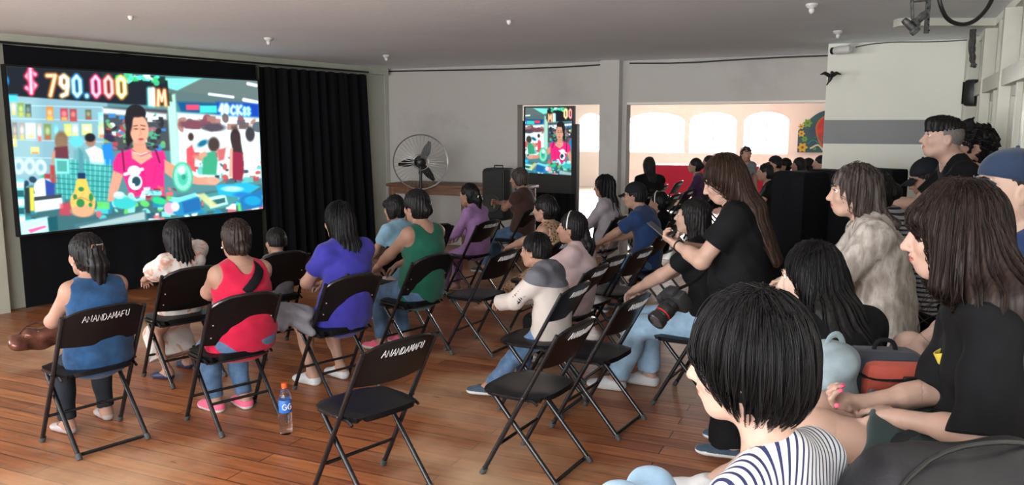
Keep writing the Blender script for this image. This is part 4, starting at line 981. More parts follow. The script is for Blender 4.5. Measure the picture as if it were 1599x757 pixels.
def head_prims(p, face=True):
    hs = p.hs; R = p.Rh; P = []; t = lambda *v: T(p, v); r = lambda *v: np.array(v)*hs
    P += [Ell(t(0, -.016, .028), r(.076, .094, .094), R, .02), Ell(t(0, .022, -.022), r(.063, .072, .088), R, .03), Ell(t(0, .052, -.082), r(.034, .034, .026), R, .03)]
    P += [Seg(t(-.05, .0, -.06), t(-.02, .056, -.09), .018*hs, .016*hs, .02), Seg(t(.05, .0, -.06), t(.02, .056, -.09), .018*hs, .016*hs, .02)]
    for k in (-1, 1):
        P += [Ell(t(k*.035, .068, -.022), r(.022, .018, .024), R, .02), Ell(t(k*.031, .100, .012), r(.017, .014, .011), R, .014, 's'), Seg(t(k*.012, .090, .030), t(k*.045, .077, .032), .008*hs, .006*hs, .012),
              Ell(t(k*.077, -.012, -.008), r(.009, .019, .031), R, .008), Ell(t(k*.083, -.006, -.006), r(.004, .009, .017), R, .004, 's')]
    P += [Seg(t(0, .088, .020), t(0, .110, -.024), .0075*hs, .0115*hs, .012), Ell(t(0, .112, -.028), r(.011, .010, .009), R, .008), Ell(t(-.011, .099, -.032), r(.008, .009, .007), R, .006), Ell(t(.011, .099, -.032), r(.008, .009, .007), R, .006)]
    P += [Ell(t(0, .079, -.055), r(.027, .018, .018), R, .016), Ell(t(0, .094, -.0505), r(.021, .009, .0055), R, .005), Ell(t(0, .092, -.0625), r(.018, .009, .0065), R, .005), Seg(t(-.021, .094, -.0565), t(.021, .094, -.0565), .0022, None, .003, 's')]
    return P
def neck_prims(p):
    s = p.s; r = (.048 if p.fem else .058)*s*(1 if not p.child else .85)*p.g**.3; P = [Seg(p.neck-p.U2*.04*s-p.F*.01, T(p, (0, -.022, -.05)), r*1.12, r, .03)]
    for i in (0, 1): P.append(Seg(p.neck+p.U2*.005*s-p.F*.02, p.sh[i]+p.U2*.012, .042*s, .040*s, .04))
    return P
def torso_prims(p, e=0, ew=None, hipcut=False):
    s, g = p.s, p.g; ew = e if ew is None else ew; X = p.X; g5 = g**.55; f = 1 if p.fem else .92
    P = [ESeg(p.P-p.U1*.02*s, p.P+p.U1*.05*s, (.155*s*g*f+e, .108*s*g5+e), (.150*s*g*f+e, .104*s*g5+e), (1, 0, 0), .04),
         ESeg(p.P+p.U1*.05*s, p.waist, (.148*s*g*f+e, .103*s*g5+e), (.122*s*g+ew, .090*s*g5+ew), (1, 0, 0), .06),
         ESeg(p.waist, p.chest, (.122*s*g+ew, .090*s*g5+ew), (.145*s*g5+e, .104*s*g5+e), X, .06),
         ESeg(p.chest, p.neck-p.U2*.07*s, (.145*s*g5+e, .104*s*g5+e), (.135*s*g5+e, .080*s*g5+e), X, .05),
         Seg(p.sh[0]-p.U2*.015*s, p.sh[1]-p.U2*.015*s, .050*s+e, None, .05)]
    if p.fem and not p.child: P += [Ell(p.chest+X*k*.07*s+p.F*.082*s*g5+p.U2*.0, np.array((.060, .052, .058))*s*g5+e, None, .04) for k in (-1, 1)]
    if g > 1.15: P.append(Ell(p.P+p.U1*.10*s+p.F1*.06*s*g, np.array((.115, .08, .10))*s*g+e, None, .06))
    return P
def arm_prims(p, i, e=0, t1=2.0, flare=0, flat=False):
    """sleeve length t1: 0..1 upper arm, 1..2 forearm"""
    s, g = p.s, p.g**.7; S, E, W = p.sh[i], p.el[i], p.wr[i]; P = []; r0, r1, r2, r3 = .047*s*g, .037*s*g, .037*s*g, .0245*s
    if t1 <= 1: P.append(Seg(S, S+(E-S)*t1, r0+e, r0+(r1-r0)*t1+e+flare, .03, flat=flat)); return P
    P.append(Seg(S, E, r0+e, r1+e, .03)); t = t1-1; P.append(Seg(E, E+(W-E)*t, r2+e, r2+(r3-r2)*t+e+flare, .02, flat=flat))
    if e == 0: P.append(Seg(E, E+(W-E)*.45, r2, .036*s*g, .02))
    return P
def leg_prims(p, i, e=0, t1=2.0, flare=0, flat=False):
    s, g = p.s, p.g; A, K, N = p.hip[i], p.kn[i], p.an[i]; r0, r1, r2, r3 = .086*s*g, .056*s*g**.6, .052*s*g**.5, .034*s
    P = []
    if t1 <= 1: return [Seg(A, A+(K-A)*t1, r0+e, r0+(r1-r0)*t1+e+flare, .05, flat=flat)]
    P.append(Seg(A, K, r0+e, r1+e, .05)); t = t1-1
    P.append(Seg(K, K+(N-K)*t, r2+e, r2+(r3-r2)*t+e+flare, .03, flat=flat))
    if e == 0 or True: P.append(Ell(K+(N-K)*.32-vn(np.cross(np.cross(N-K, p.ft[i]), N-K)+1e-9)*.014*s, np.array((.046, .048, .10))*s*g**.5+e*.8, None, .03) if t > .5 else Seg(K, K, r1+e, None, .02))
    return P
def foot_prims(p, i, e=0):
    s = p.s; N = p.an[i]; f = p.ft[i]; h = N-f*.03*s+np.array((0, 0, -.042*s)); t = N+f*.125*s+np.array((0, 0, -.052*s))
    sd = vn(np.cross(f, (0, 0, 1))); return [Seg(N, N-f*.012-np.array((0, 0, .02*s)), .034*s+e, .034*s+e, .03), ESeg(h, t, (.032*s+e, .030*s+e), (.040*s+e, .018*s+e), sd, .03), Seg(N, N+f*.075*s-np.array((0, 0, .035*s)), .030*s+e, .026*s+e, .03), Ell(t+f*.03*s, (.036*s+e, .036*s+e, .016*s+e), None, .02)]

def hair_prims(p, style, o):
    hs = p.hs; R = p.Rh; t = lambda *v: T(p, v); r = lambda *v: np.array(v)*hs; vol = o.get('vol', 0)
    P = [Ell(t(0, -.020, .036), r(.085+vol, .100+vol, .098+vol), R, .02)]
    low = o.get('low', -.055)
    if style == 'undercut':
        P = [Ell(t(0, -.010, .048), r(.080, .108, .088), R, .02), Ell(t(0, .055, .088), r(.055, .052, .034), R, .03), Half(t(0, 0, .050), R@np.array((0, -.25, -1))), Ell(t(0, -.118, .085), r(.040, .038, .036), R, .012), Seg(t(0, -.13, .10), t(0, -.185, .085), .014*hs, .006, .02), Seg(t(0, -.12, .11), t(.01, -.15, .14), .010, .004, .02), Groove(t(0, -.02, .1), .004, 26, 0)]
        return P
    if style != 'crown': P.append(Ell(t(0, -.040, -.02), r(.076+vol, .072+vol, .088+vol*.5), R, .03))
    fr = o.get('fringe', 0)
    if style in ('short', 'bob', 'bowl'):
        P.append(Half(t(0, -.03, low), R@np.array((0, o.get('slope', .12), -1))))
    down = np.array((0, 0, -1.0)); bk = -p.F
    # the face stays clear
    P.append(Ell(t(0, .120, -.05-fr*.05), r(.078, .088, .110-fr*.012), R, .012, 's'))
    P.append(Ell(t(0, .085, -.075-fr*.03), r(.060, .080, .085), R, .01, 's'))
    if o.get('ears', True) and style not in ('long', 'bob', 'curtain'):
        for k in (-1, 1): P.append(Ell(t(k*.086, .006, -.030), r(.030, .032, .034), R, .01, 's'))
    if style in ('long', 'curtain'):
        L = o.get('len', .34); w = o.get('w', .075)*hs; back = p.chest-p.F*(.115*p.s*p.g**.5+.02)
        a = t(0, -.055, -.01); b = np.array([p.neck[0], p.neck[1], p.neck[2]])-p.F*(.065*p.s+o.get('backoff', 0)*.6)-p.U2*.02; c = p.neck-p.U2*max(L-.10, .02)-p.F*(.092*p.s*p.g**.5+.012+o.get('backoff', 0))
        off = o.get('shift', 0)*p.X; wb = o.get('wend', w*.85)
        P.append(ESeg(a, b+off*.5, (w, .055*hs), (w*1.02, .040), p.X, .04)); P.append(ESeg(b+off*.5, c+off, (w*1.02, .040), (wb, .020), p.X, .04))
        if o.get('front'):
            for k in (-1, 1):
                q = t(k*.068, .022, .01); P.append(ESeg(q, t(k*.078, .030, -.12), (.020, .024), (.020, .028), p.F, .03)); P.append(ESeg(t(k*.076, .02, -.11), p.chest+p.X*k*.085*p.s+p.F*(.06 if o['front'] == 1 else .02)+p.U2*.06, (.020, .028), (.014, .024), p.F, .03))
        else:
            for k in (-1, 1): P.append(ESeg(t(k*.066, -.012, .01), t(k*.062, -.045, -.13), (.018, .034), (.020, .034), R@np.array((1., 0, 0)), .03))
        for kk, drop in o.get('drape', ()):
            i_ = 0 if kk < 0 else 1; q1 = p.sh[i_]+p.X*kk*.005-p.F*.045+p.U2*.045; q2 = q1+np.array((0, 0, -drop))+p.X*kk*.045-p.F*.02; q0 = t(kk*.062, -.045, -.02)
            P.append(ESeg(q0, q1, (.062, .040), (.075, .040), p.F, .05)); P.append(ESeg(q1, q2, (.075, .040), (.080, .022), p.F, .05))
        if o.get('bangs'):
            P.append(ESeg(t(-.035, .075, .052), t(.035, .075, .052), (.026, .024), (.026, .024), R@np.array((0, 0, 1.)), .02))
    if style == 'bob':
        w = .082*hs
        for k in (-1, 0, 1): P.append(ESeg(t(k*.058, -.03 if k else -.065, .0), t(k*.062, -.028 if k else -.07, o.get('len', -.10)), (.026, .045), (.020, .036), R@np.array((1., 0, 0)), .03))
        if o.get('bangs', 1): P.append(ESeg(t(-.045, .062, .045), t(.045, .062, .045), (.034, .026), (.034, .026), R@np.array((0, 0, 1.)), .02))
        P.append(Ell(t(0, .128, -.095), r(.075, .060, .085), R, .01, 's'))
    if style in ('tail', 'lowtail'):
        a = t(0, -.108, .035 if style == 'tail' else -.03); L = o.get('len', .30); P.append(Ell(a, r(.026, .026, .026), None, .02)); b = a+np.array((0, 0, -.09))+bk*.02; c = a+down*L+bk*.035+p.F*0
        P += [Seg(a, b, .026, o.get('tw', .040), .03), Seg(b, c, o.get('tw', .040), .018, .03)]
    if style == 'bun':
        c = t(0, -.118, o.get('bz', .0)); P.append(Ell(c, r(.046, .038, .044), R, .015))
    if style == 'topbun': c = t(0, -.115, .075); P += [Ell(c, r(.036, .036, .034), R, .012), Seg(c, t(0, -.17, .085), .012, .006, .02)]
    if style == 'curly': P += [Fold(.012, 95, 1), Ell(p.neck-p.F*.05, (.1, .075, .12), None, .04), Fold(.004, 60, 2)]
    P.append(Groove(t(0, -.02, .1), o.get('groove', .0035), o.get('gn', 30), o.get('seed', 0)))
    return P
def strands(name, p, HP, parent, m, n=900, rad=.0011, seed=1, L=(.2, .4), zlow=None, part=None, offr=(.0, .006), faceclear=True, lift=0, cut=None):
    """fine strands that follow the hair volume from the crown down"""
    rs = np.random.RandomState(seed); R = p.Rh; cr = T(p, (0, -.045, .125))
    az = rs.uniform(-pi, pi, n); rr = rs.uniform(.004, .05, n); P0 = np.stack([np.sin(az)*rr, np.cos(az)*rr*1.1, np.zeros(n)], 1)*p.hs
    if part is not None: P0[:, 0] = np.where(rs.rand(n) < .5, -1, 1)*rs.uniform(.002, .012, n)+part; P0[:, 1] = rs.uniform(-.06, .085, n); az = np.where(P0[:, 0] > part, pi/2, -pi/2)+rs.normal(0, .5, n)-np.where(P0[:, 0] > part, 1, -1)*P0[:, 1]*8
    P = cr+P0@R.T; D = (np.stack([np.sin(az), np.cos(az), np.zeros(n)], 1))@R.T; off = rs.uniform(offr[0], offr[1], n); step = .013
    ln = rs.uniform(L[0], L[1], n); steps = int(L[1]/step); pts = []; eps = .002
    def grad(Q):
        g = np.stack([field_pts(HP, Q+np.eye(3)[i]*eps)-field_pts(HP, Q-np.eye(3)[i]*eps) for i in range(3)], 1); return g/(np.linalg.norm(g, axis=1, keepdims=True)+1e-9)
    for _ in range(3): g = grad(P); P = P-g*(field_pts(HP, P)-off)[:, None]
    alive = np.ones(n, bool); length = np.zeros(n); cnt = np.zeros(n, int); fc = T(p, (0, .115, -.05)); fcl = T(p, (0, .10, -.04))
    wob = rs.normal(0, .10, (n, 3)); pts.append(P.copy())
    for k in range(steps):
        D[:, 2] = np.minimum(D[:, 2], .12); D = D*.80+np.array((0, 0, -.32))+wob*.06*np.sin(k*.35+az)[:, None]
        if faceclear:
            v = P-fc; q = np.linalg.norm(v/np.array((.085, .10, .11)), axis=1); v = v*np.array((1, 1, .15)); D = D+(v/(np.linalg.norm(v, axis=1, keepdims=True)+1e-9))*(np.clip(1.25-q, 0, 1)*1.0)[:, None]
        g = grad(P); D = D-g*(D*g).sum(1)[:, None]; D = D/(np.linalg.norm(D, axis=1, keepdims=True)+1e-9)
        Pn = P+D*step; d = field_pts(HP, Pn); Pn = Pn-g*np.clip(d-off, -.012, .012)[:, None]
        length += step; ok = alive & (length < ln)
        if zlow is not None: ok &= Pn[:, 2] > zlow
        if cut is not None:
            Lc = (Pn-p.hc)@R/p.hs; ok &= Lc[:, 2] > cut[0]+cut[1]*(Lc[:, 1]+.03)-np.abs(wob[:, 0])*.18
        if k > 6: ok &= (Pn[:, 2]-P[:, 2]) < (-.003 if k > 14 else .004)
        P = np.where(ok[:, None], Pn, P); alive = ok; cnt += ok; pts.append(P.copy())
    A = np.stack(pts, 1); V = []; Q = []; o = 0
    A = np.stack([A[:, i] for i in range(A.shape[1])], 1)
    for i in range(n):
        c = cnt[i]+1
        if c < 4: continue
        pp = A[i, :c]; tg = np.gradient(pp, axis=0); tg /= np.linalg.norm(tg, axis=1, keepdims=True)+1e-9
        u = np.cross(tg, (0.3, .5, .8)); u /= np.linalg.norm(u, axis=1, keepdims=True)+1e-9; w = np.cross(tg, u)
        r = rad*np.clip(np.minimum(1, (c-1-np.arange(c))/5+.15), 0, 1)[:, None]
        ring = np.stack([pp+u*r, pp-u*.5*r+w*.87*r, pp-u*.5*r-w*.87*r], 1).reshape(-1, 3); V.append(ring)
        b = o+np.arange(c-1)*3
        for j in range(3): j2 = (j+1) % 3; Q.append(np.stack([b+j, b+j2, b+3+j2, b+3+j], 1))
        o += c*3
    return raw_mesh(name, np.concatenate(V), np.concatenate(Q), m, None, parent)

def DBG(label, loc, deg, p):
    pass
def make_person(label, loc, deg, pose, skin='tan', hair=('short', 'black', {}), top=None, bottom=None, shoes=None, h=.009, group=None, extras=None, nails=None, strand=None, face=True, cap=None, vis_hands=True):
    """loc: floor point; deg: heading (0 looks along +y)"""
    p = build_pose(**pose); s = p.s
    DBG(label, loc, deg, p)
    root = thing('person', label, 'person', (loc[0], loc[1], loc[2] if len(loc) > 2 else 0), radians(deg), group)
    near = h <= .0075; tiny = h >= .016
    B = head_prims(p)+neck_prims(p)+torso_prims(p); fine = []; NL = []
    for i in (0, 1):
        B += arm_prims(p, i)+leg_prims(p, i)+foot_prims(p, i); hh = p.hands[i]; k = (-1, 1)[i]
        HPm, nl = hand_prims(p.wr[i], hh['d'], hh['n'], hh['th'], s*.98, hh.get('curl', .4), hh.get('spread', .01), hh.get('thumb', .4), hh.get('curls')); B += HPm; NL += nl
        if not tiny and hh.get('fine', True): fine.append((p.wr[i]+vn(hh['d'])*.075*s, (.115*s,)*3, .0042 if near else .0062))
    if not tiny: fine.append((T(p, (0, .01, -.01)), (.125, .145, .135), .0042 if near else .0065))
    lipc = T(p, (0, .097, -.0565)); RT = p.Rh.T
    nlp = np.array([q for q, v in NL])
    def mifn(C):
        L = (C-lipc)@RT.T/p.hs; mi = np.zeros(len(C), int); mi[(L[:, 0]/.024)**2+(L[:, 1]/.014)**2+(L[:, 2]/.0095)**2 < 1] = 1
        if nails is not None:
            for (q, v), in zip(NL):
                dq = C-(q+v*.004); mi[(np.linalg.norm(dq, axis=1) < .0085*s)] = 2
        return mi
    solid('body', B, h, [SKIN[skin], LIP, nails or NAILP], root, fine, mifn)
    if not tiny and face:
        for k in (-1, 1):
            mb = MB(); mb.ball(T(p, (k*.031, .0755, .012)), .0125*p.hs, 14); mb.ball(T(p, (k*.031, .0815, .012)), .0072*p.hs, 10, mi=1); mb.build('eye', [EYEW, IRIS], root)
            mb = MB(); mb.tube([T(p, (k*.012, .098, .032)), T(p, (k*.030, .094, .038)), T(p, (k*.048, .080, .033))], [.0022, .003, .0012], 6); mb.build('eyebrow', HAIR['black' if hair[1] not in ('brown', 'grey') else 'brown'], root)
            mb = MB(); mb.tube([T(p, (k*.017, .0895, .014)), T(p, (k*.030, .0925, .0195)), T(p, (k*.045, .084, .014))], [.0012, .0018, .0010], 5); mb.build('eyelash', HAIR['black'], root)
    # top
    if top:
        e = top.get('e', .010); kind = top.get('kind', 'tee'); Pm = []
        if kind == 'tee': Pm += neck_prims(p)[1:]; Pm = [Seg(q.a, q.b, q.ra+e, q.rb+e, q.k) for q in Pm]
        elif kind == 'tank': Pm += [Seg(p.neck-p.U2*.03*s+p.X*k*.05*s, p.sh[i]-p.X*k*.035*s, .045*s+e, None, .03) for i, k in ((0, -1), (1, 1))]
        Pm += torso_prims(p, e, top.get('ew', e+.008))
        if top.get('tuck', 0) == 0 and not p.stand: Pm.append(ESeg(p.P-p.U1*.05*s, p.P+p.U1*.06*s, (.165*s*p.g+e, .112*s*p.g**.55+e), (.155*s*p.g+e, .106*s*p.g**.55+e), (1, 0, 0), .04))
        sl = top.get('sleeve', .55)
        if kind == 'tee' and sl: Pm += [q for i in (0, 1) for q in arm_prims(p, i, e+.003, sl, top.get('flare', .008), True)]
        if top.get('hood'): Pm.append(ESeg(p.neck-p.F*.075*s-p.X*.06*s, p.neck-p.F*.075*s+p.X*.06*s, (.035, .045), (.035, .045), p.U2, .03))
        if top.get('skirt'):
            km = (p.kn[0]+p.kn[1])/2; w = .5*np.linalg.norm(p.kn[0]-p.kn[1])+.06*s+e; L = top['skirt']
            if not p.stand:
                Pm.append(ESeg(p.P+np.array((0, .05, -.02)), km*min(L, 1)+p.P*(1-min(L, 1)), (.17*s*p.g+e, .10*s*p.g**.5+e), (w, .065*s+e), (1, 0, 0), .05, flat=L <= 1))
                if L > 1:
                    am = (p.an[0]+p.an[1])/2; q = km+(am-km)*(L-1); Pm.append(ESeg(km, q, (w, .065*s+e), (w*1.12, .085*s+e), (1, 0, 0), .04, flat=True))
            else: Pm.append(ESeg(p.P, p.P+np.array((0, 0, -.4*L)), (.17*s*p.g, .13*s*p.g), (.2*s, .17*s), (1, 0, 0), .05, flat=True))
        Pm.append(Fold(top.get('fold', .0028), top.get('ff', 34), len(label)))
        nr = top.get('neck', .062)*s; dp = top.get('dip', .0)
        Pm.append(Ell(p.neck+p.U2*.045*s+p.F*(.022+dp*.5)*s, (nr, nr*1.15+dp*.6, .072*s+dp), None, .008, 's'))
        if top.get('backdip'): Pm.append(Ell(p.neck+p.U2*.03*s-p.F*.07*s, (nr*.95, .08, .05*s+top['backdip']), None, .01, 's'))
        if kind in ('tank', 'sleeveless'):
            aw = .058 if kind == 'tank' else .046
            for i, k in ((0, -1), (1, 1)):
                c0_ = p.sh[i]+p.X*k*(.012 if kind == 'tank' else .03)*s; Pm.append(Ell(c0_+p.X*k*.02+p.U2*(-.005)*s, (aw*s*1.1, .085*s, .088*s), None, .01, 's')); 
        if top.get('hem') is not None: Pm.append(Half(p.P+p.U1*top['hem']*s, -p.U1))
        ob = solid('shirt' if not top.get('skirt') else 'dress', Pm, h if not near else .0065, top['m'], root)
        if top.get('name'): ob.name = top['name']
    if bottom:
        e = bottom.get('e', .010); L = bottom.get('len', 1.92); fl = bottom.get('flare', .008)
        Pm = [ESeg(p.P-p.U1*.03*s, p.P+p.U1*bottom.get('rise', .07)*s, (.155*s*p.g+e, .110*s*p.g**.55+e), (.148*s*p.g+e, .106*s*p.g**.55+e), (1, 0, 0), .04, flat=True)]
        for i in (0, 1): Pm += leg_prims(p, i, e, L, fl, True)
        Pm.append(Fold(bottom.get('fold', .003), 30, 3)); 
        lt_ = 1 if L > 1 else L
        ob = solid('trousers' if L > 1.2 else 'shorts', Pm, h if not near else .0065, bottom['m'], root)
    if shoes:
        for i in (0, 1):
            sm = shoes['m']; fz = p.an[i][2]-.075*s; e = shoes.get('e', .010)
            low = 0 if shoes.get('high') else 1
            FP = foot_prims(p, i, e)
            if low: FP = FP[1:]
            FP.append(Half(p.an[i]+np.array((0, 0, -.005 if not shoes.get('high') else .03)), (0, -.15, 1))); FP.append(Half(p.an[i]+np.array((0, 0, -.0745*s)), (0, 0, -1)))
            if shoes.get('pump'): FP.append(Ell(p.an[i]+p.ft[i]*.035*s+np.array((0, 0, .0)), (.040*s, .078*s, .052*s), np.array(Rz(math.atan2(-p.ft[i][0], p.ft[i][1]))), .006, 's'))
            so = shoes.get('sole', SOLE); zc = fz+.028*s
            ob = solid('shoe', FP, max(h*.8, .006), [sm, so], root, (), lambda C, zc=zc: (C[:, 2] < zc).astype(int))
            if shoes.get('pump') and shoes.get('heel'):
                mb = MB(); a = p.an[i]-p.ft[i]*.032*s; mb.tube([(a[0], a[1], fz+.03), (a[0], a[1], fz-shoes['heel'])], [.018, .010], 8); mb.build('heel', sm, root)
    # hair
    HPm = None
    if hair:
        st, colr, o = hair; HPm = hair_prims(p, st, o); hm = HAIR[colr] if isinstance(colr, str) else colr
        ho = solid('hair', HPm, .0055 if near else (h*.75 if not tiny else h*.8), hm, root)
        if strand: strands('hair_strands', p, HPm, ho, hm, **strand)
    if cap:
        C = [Ell(T(p, (0, -.014, .052)), np.array((.088, .106, .088))*p.hs, p.Rh, .01), Half(T(p, (0, 0, .035)), p.Rh@np.array((0, .10, -1)))]
        co = solid('cap', C, max(.006, h*.7), cap['m'], root)
        mb = MB(); back = -1 if cap.get('back') else 1
        def br(u, v):
            x = (u-.5)*2; yy = (.072+.075*v*(1-.35*x*x))*back-(.03 if back > 0 else -.01)*0; return Vector(T(p, (x*.072*(1-.12*v), yy+(.02*(1-x*x))*back, .038-.028*v-.016*x*x)))
        mb.grid(br, 10, 5, thick=.004*back); mb.build('brim', cap['m'], co)
        mb = MB(); mb.ball(T(p, (0, -.014, .141)), .007, 8); mb.build('button', cap['m'], co)
    if hair and hair[0] == 'undercut':
        SP = [Ell(T(p, (0, -.018, .026)), np.array((.0795, .0975, .098))*p.hs, p.Rh, .02), Ell(T(p, (0, .075, -.03)), np.array((.11, .075, .13))*p.hs, p.Rh, .01, 's'), Half(T(p, (0, -.03, -.055)), p.Rh@np.array((0, .12, -1)))]+[Ell(T(p, (k*.086, -.004, -.012)), np.array((.026, .026, .036))*p.hs, p.Rh, .008, 's') for k in (-1, 1)]
        solid('shaved_sides', SP, .0065, HAIR['shaved'], root)
    if extras: extras(p, root)
    return root, p
# ------------------------------------------------------------------ the audience
def project(P):
    v = Vector(P)-Vector((0, 0, CAM_H)); c, s = cos(PITCH), sin(PITCH)
    zf = v.y*c-v.z*s; up = v.y*s+v.z*c; return 799.5+F_PX*v.x/zf, 378.5-F_PX*up/zf
def sit(key, back=0.0, side=0.0):
    loc, th = CH[key]; f = Vector((-sin(th), cos(th), 0)); r = Vector((cos(th), sin(th), 0)); q = loc-f*back+r*side; return (q.x, q.y, 0), math.degrees(th)
def fit(loc, deg, pose, px, py, mode='H', maxshift=.16):
    """settle height (or seat height) and a small sideways shift so that the crown lands where the photo shows it"""
    pose = dict(pose); th = radians(deg); loc = Vector(loc)
    for _ in range(25):
        p = build_pose(**pose); top = p.hc+p.Rh@np.array((0, -.02, .135))*p.hs
        w = loc+Rz(th)@Vector(top); x, y = project(w); D = w.y
        dz = (y-py)*D/F_PX
        if mode == 'H': pose['H'] = min(1.9, max(.85, pose.get('H', 1.6)+dz*1.3))
        elif mode == 'seat': pose['seat'] = pose.get('seat', .45)+dz
        dx = (px-x)*D/F_PX; loc.x += dx*.6
    return loc, pose
def chair_person(label, key, px, py, pose, back=-.01, turn=0, maxshift=.16, **kw):
    pose = dict(pose); pose.setdefault('seat', .442); pose['slouch'] = pose.get('slouch', 16)+12; pose['lean'] = pose.get('lean', -6)-9; pose['neckf'] = 6
    loc, deg = sit(key, back); l0 = Vector(loc); loc, pose = fit(loc, deg+turn, pose, px, py)
    dx = loc.x-l0.x
    print('FIT %-40s H=%.2f shift=%.2f' % (label[:40], pose['H'], dx))
    mv = dx-max(-.07, min(.07, dx))
    for o in CHOBJ[key]: o.location.x += mv      # the chair goes with its sitter
    return make_person(label, loc, deg+turn, pose, **kw)
SPOT = {}
def spot_person(label, px, py, D, deg, pose, mode='seat', **kw):
    q = PD(px, py, D); loc = Vector((q.x, q.y, 0)); loc, pose = fit(loc, deg, pose, px, py, mode)
    # keep the distance of the head at D
    p = build_pose(**pose); w = loc+Rz(radians(deg))@Vector(p.hc); loc.y += D-w.y; loc, pose = fit(loc, deg, pose, px, py, mode)
    SPOT[label] = (Vector(loc), pose.get('seat', .45))
    print('SPOT %-40s seat=%.2f H=%.2f loc=%.2f %.2f' % (label[:40], pose.get('seat', .45), pose['H'], loc.x, loc.y))
    return make_person(label, loc, deg, pose, **kw)

M_BLUE = cloth_mat('deep_blue_cotton', (.018, .062, .15), var=.3); M_RED = cloth_mat('crimson_jersey', (.50, .012, .05)); M_VIOLET = cloth_mat('violet_blue_jersey', (.036, .032, .27)); M_GREEN = cloth_mat('bottle_green_jersey', (.012, .10, .062))
M_LILAC = cloth_mat('lilac_knit', (.34, .19, .40)); M_PINK = cloth_mat('pale_pink_cotton', (.56, .42, .43)); M_NAVY = cloth_mat('navy_cotton', (.02, .045, .13)); M_BLACKC = cloth_mat('black_cotton', (.0055, .0055, .0065), var=.2)
M_GREYB = cloth_mat('pale_grey_blouse', (.36, .32, .34)); M_BROWN = cloth_mat('brown_cotton', (.07, .035, .028)); M_SKY = cloth_mat('pale_blue_cotton', (.22, .38, .50)); M_GREYC = cloth_mat('grey_cotton', (.13, .13, .145)); M_DARKT = cloth_mat('charcoal_trousers', (.018, .022, .028))
M_LEOP = pattern('leopard_print', [(.02, .012, .008), (.03, .018, .012), (.34, .20, .12), (.42, .27, .17)], 42, 'voronoi', pos=[0, .28, .34, .6])
M_FLOR = pattern('pale_floral', [(.62, .58, .54), (.66, .62, .58), (.60, .28, .20), (.25, .30, .28)], 9, 'noise', pos=[0, .52, .6, .72], distort=1.2)
M_STRI = pattern('white_navy_stripe', [(.62, .62, .64), (.66, .66, .66), (.03, .035, .10), (.03, .035, .10)], 21, 'wave', pos=['c', 0, .3, .74, .95], rot=(radians(25), radians(50), 0))
M_STRI2 = pattern('grey_black_stripe', [(.32, .32, .33), (.35, .35, .36), (.02, .02, .03), (.02, .02, .03)], 14, 'wave', pos=['c', 0, .3, .6, .9])
M_KNIT = pattern('heather_beige_knit', [(.23, .20, .175), (.34, .30, .265), (.50, .46, .42), (.20, .17, .15)], 26, 'noise', pos=[.3, .45, .6, .75], axis=(1, 1, .35), distort=.4)
M_PINKSH = cloth_mat('coral_pink_mesh', (.80, .14, .24)); M_WHITESH = cloth_mat('white_leather', (.55, .55, .56), .5); M_SLATE = cloth_mat('slate_canvas', (.05, .075, .11)); M_SILV = mat('silver_pump_leather', (.38, .33, .33), .3); M_NAVYSH = mat('navy_shoe', (.02, .03, .08), .45); M_TANSH = mat('tan_sandal_leather', (.28, .15, .09), .5)
M_TWO = None
def lap(P, L=(-.10, .30), R=(.10, .30), dz=.13): return [dict(p=(L[0], L[1], P+dz)), dict(p=(R[0], R[1], P+dz))]
SE = .535
def clip_extra(col, size=.03, at_=(0, -.125, .0)):
    def f(p, root):
        mb = MB(); c = T(p, at_); X = p.X
        for k in (-1, 1): mb.tube([c+X*k*.004, c+X*k*size-p.F*.012, c+X*k*size*1.1+np.array((0, 0, -.03))], .005, 6)
        mb.ball(c, .008, 8); mb.build('hair_clip', col, root)
    return f
M_CLIPW = mat('white_hair_clip', (.75, .75, .73), .3); M_CLIPS = mat('shiny_hair_clip', (.5, .5, .52), .15, metal=1); M_STRAP = cloth_mat('black_webbing', (.008, .008, .01))
def band(col, r=.0045, tilt=.15):
    def f(p, root):
        pts = [T(p, (.090*sin(a), .012-tilt*.09*cos(a)*0, .030+.104*cos(a))) for a in np.linspace(-1.75, 1.75, 17)]
        mb = MB(); mb.tube(pts, r, 6); mb.build('headband', col, root)
    return f
def earring(p, root):
    for k in (-1, 1):
        mb = MB(); mb.ball(T(p, (k*.082, -.004, -.042)), .006, 8); mb.build('earring', M_CLIPW, root)

chair_person('woman in a sleeveless blue top with black ponytail, front left chair', 'c1', 132, 362, dict(H=1.5, girth=1.22, head=(8, -4, 0), slouch=22, lean=-4, hands=[dict(p=(-.06, .24, .66), pole=(-.9, -.5, -.3)), dict(p=(.06, .26, .66))], feet=[(-.10, .22, 0, 10), (.14, .28, 0, -5)]),
    hair=('tail', 'black', {'len': .27, 'tw': .048}), top=dict(kind='sleeveless', m=M_BLUE, e=.016), bottom=dict(m=M_DARKT), shoes=dict(m=M_SILV, pump=1, sole=M_SILV, e=.006), h=.0085, extras=lambda p, r: (clip_extra(M_CLIPS, .026, (0, -.125, .06))(p, r), earring(p, r)))
chair_person('woman with long straight black hair in a pale floral dress', 'c2', 272, 342, dict(H=1.6, head=(-4, -6, 0), hands=[dict(p=(-.10, .30, .66)), dict(p=(.14, .22, .98), d=(-.2, .3, .9), pole=(1, -.2, -.5))], feet=[(-.12, -.02, 0, 20), (.10, .12, 0, 0)]), turn=4,
    hair=('long', 'black', {'len': .36, 'w': .085}), top=dict(kind='tee', m=M_FLOR, sleeve=.9, flare=.03, skirt=1.72, e=.014, name='floral_dress'), shoes=dict(m=M_NAVYSH, pump=1, e=.006, sole=M_NAVYSH), h=.009)
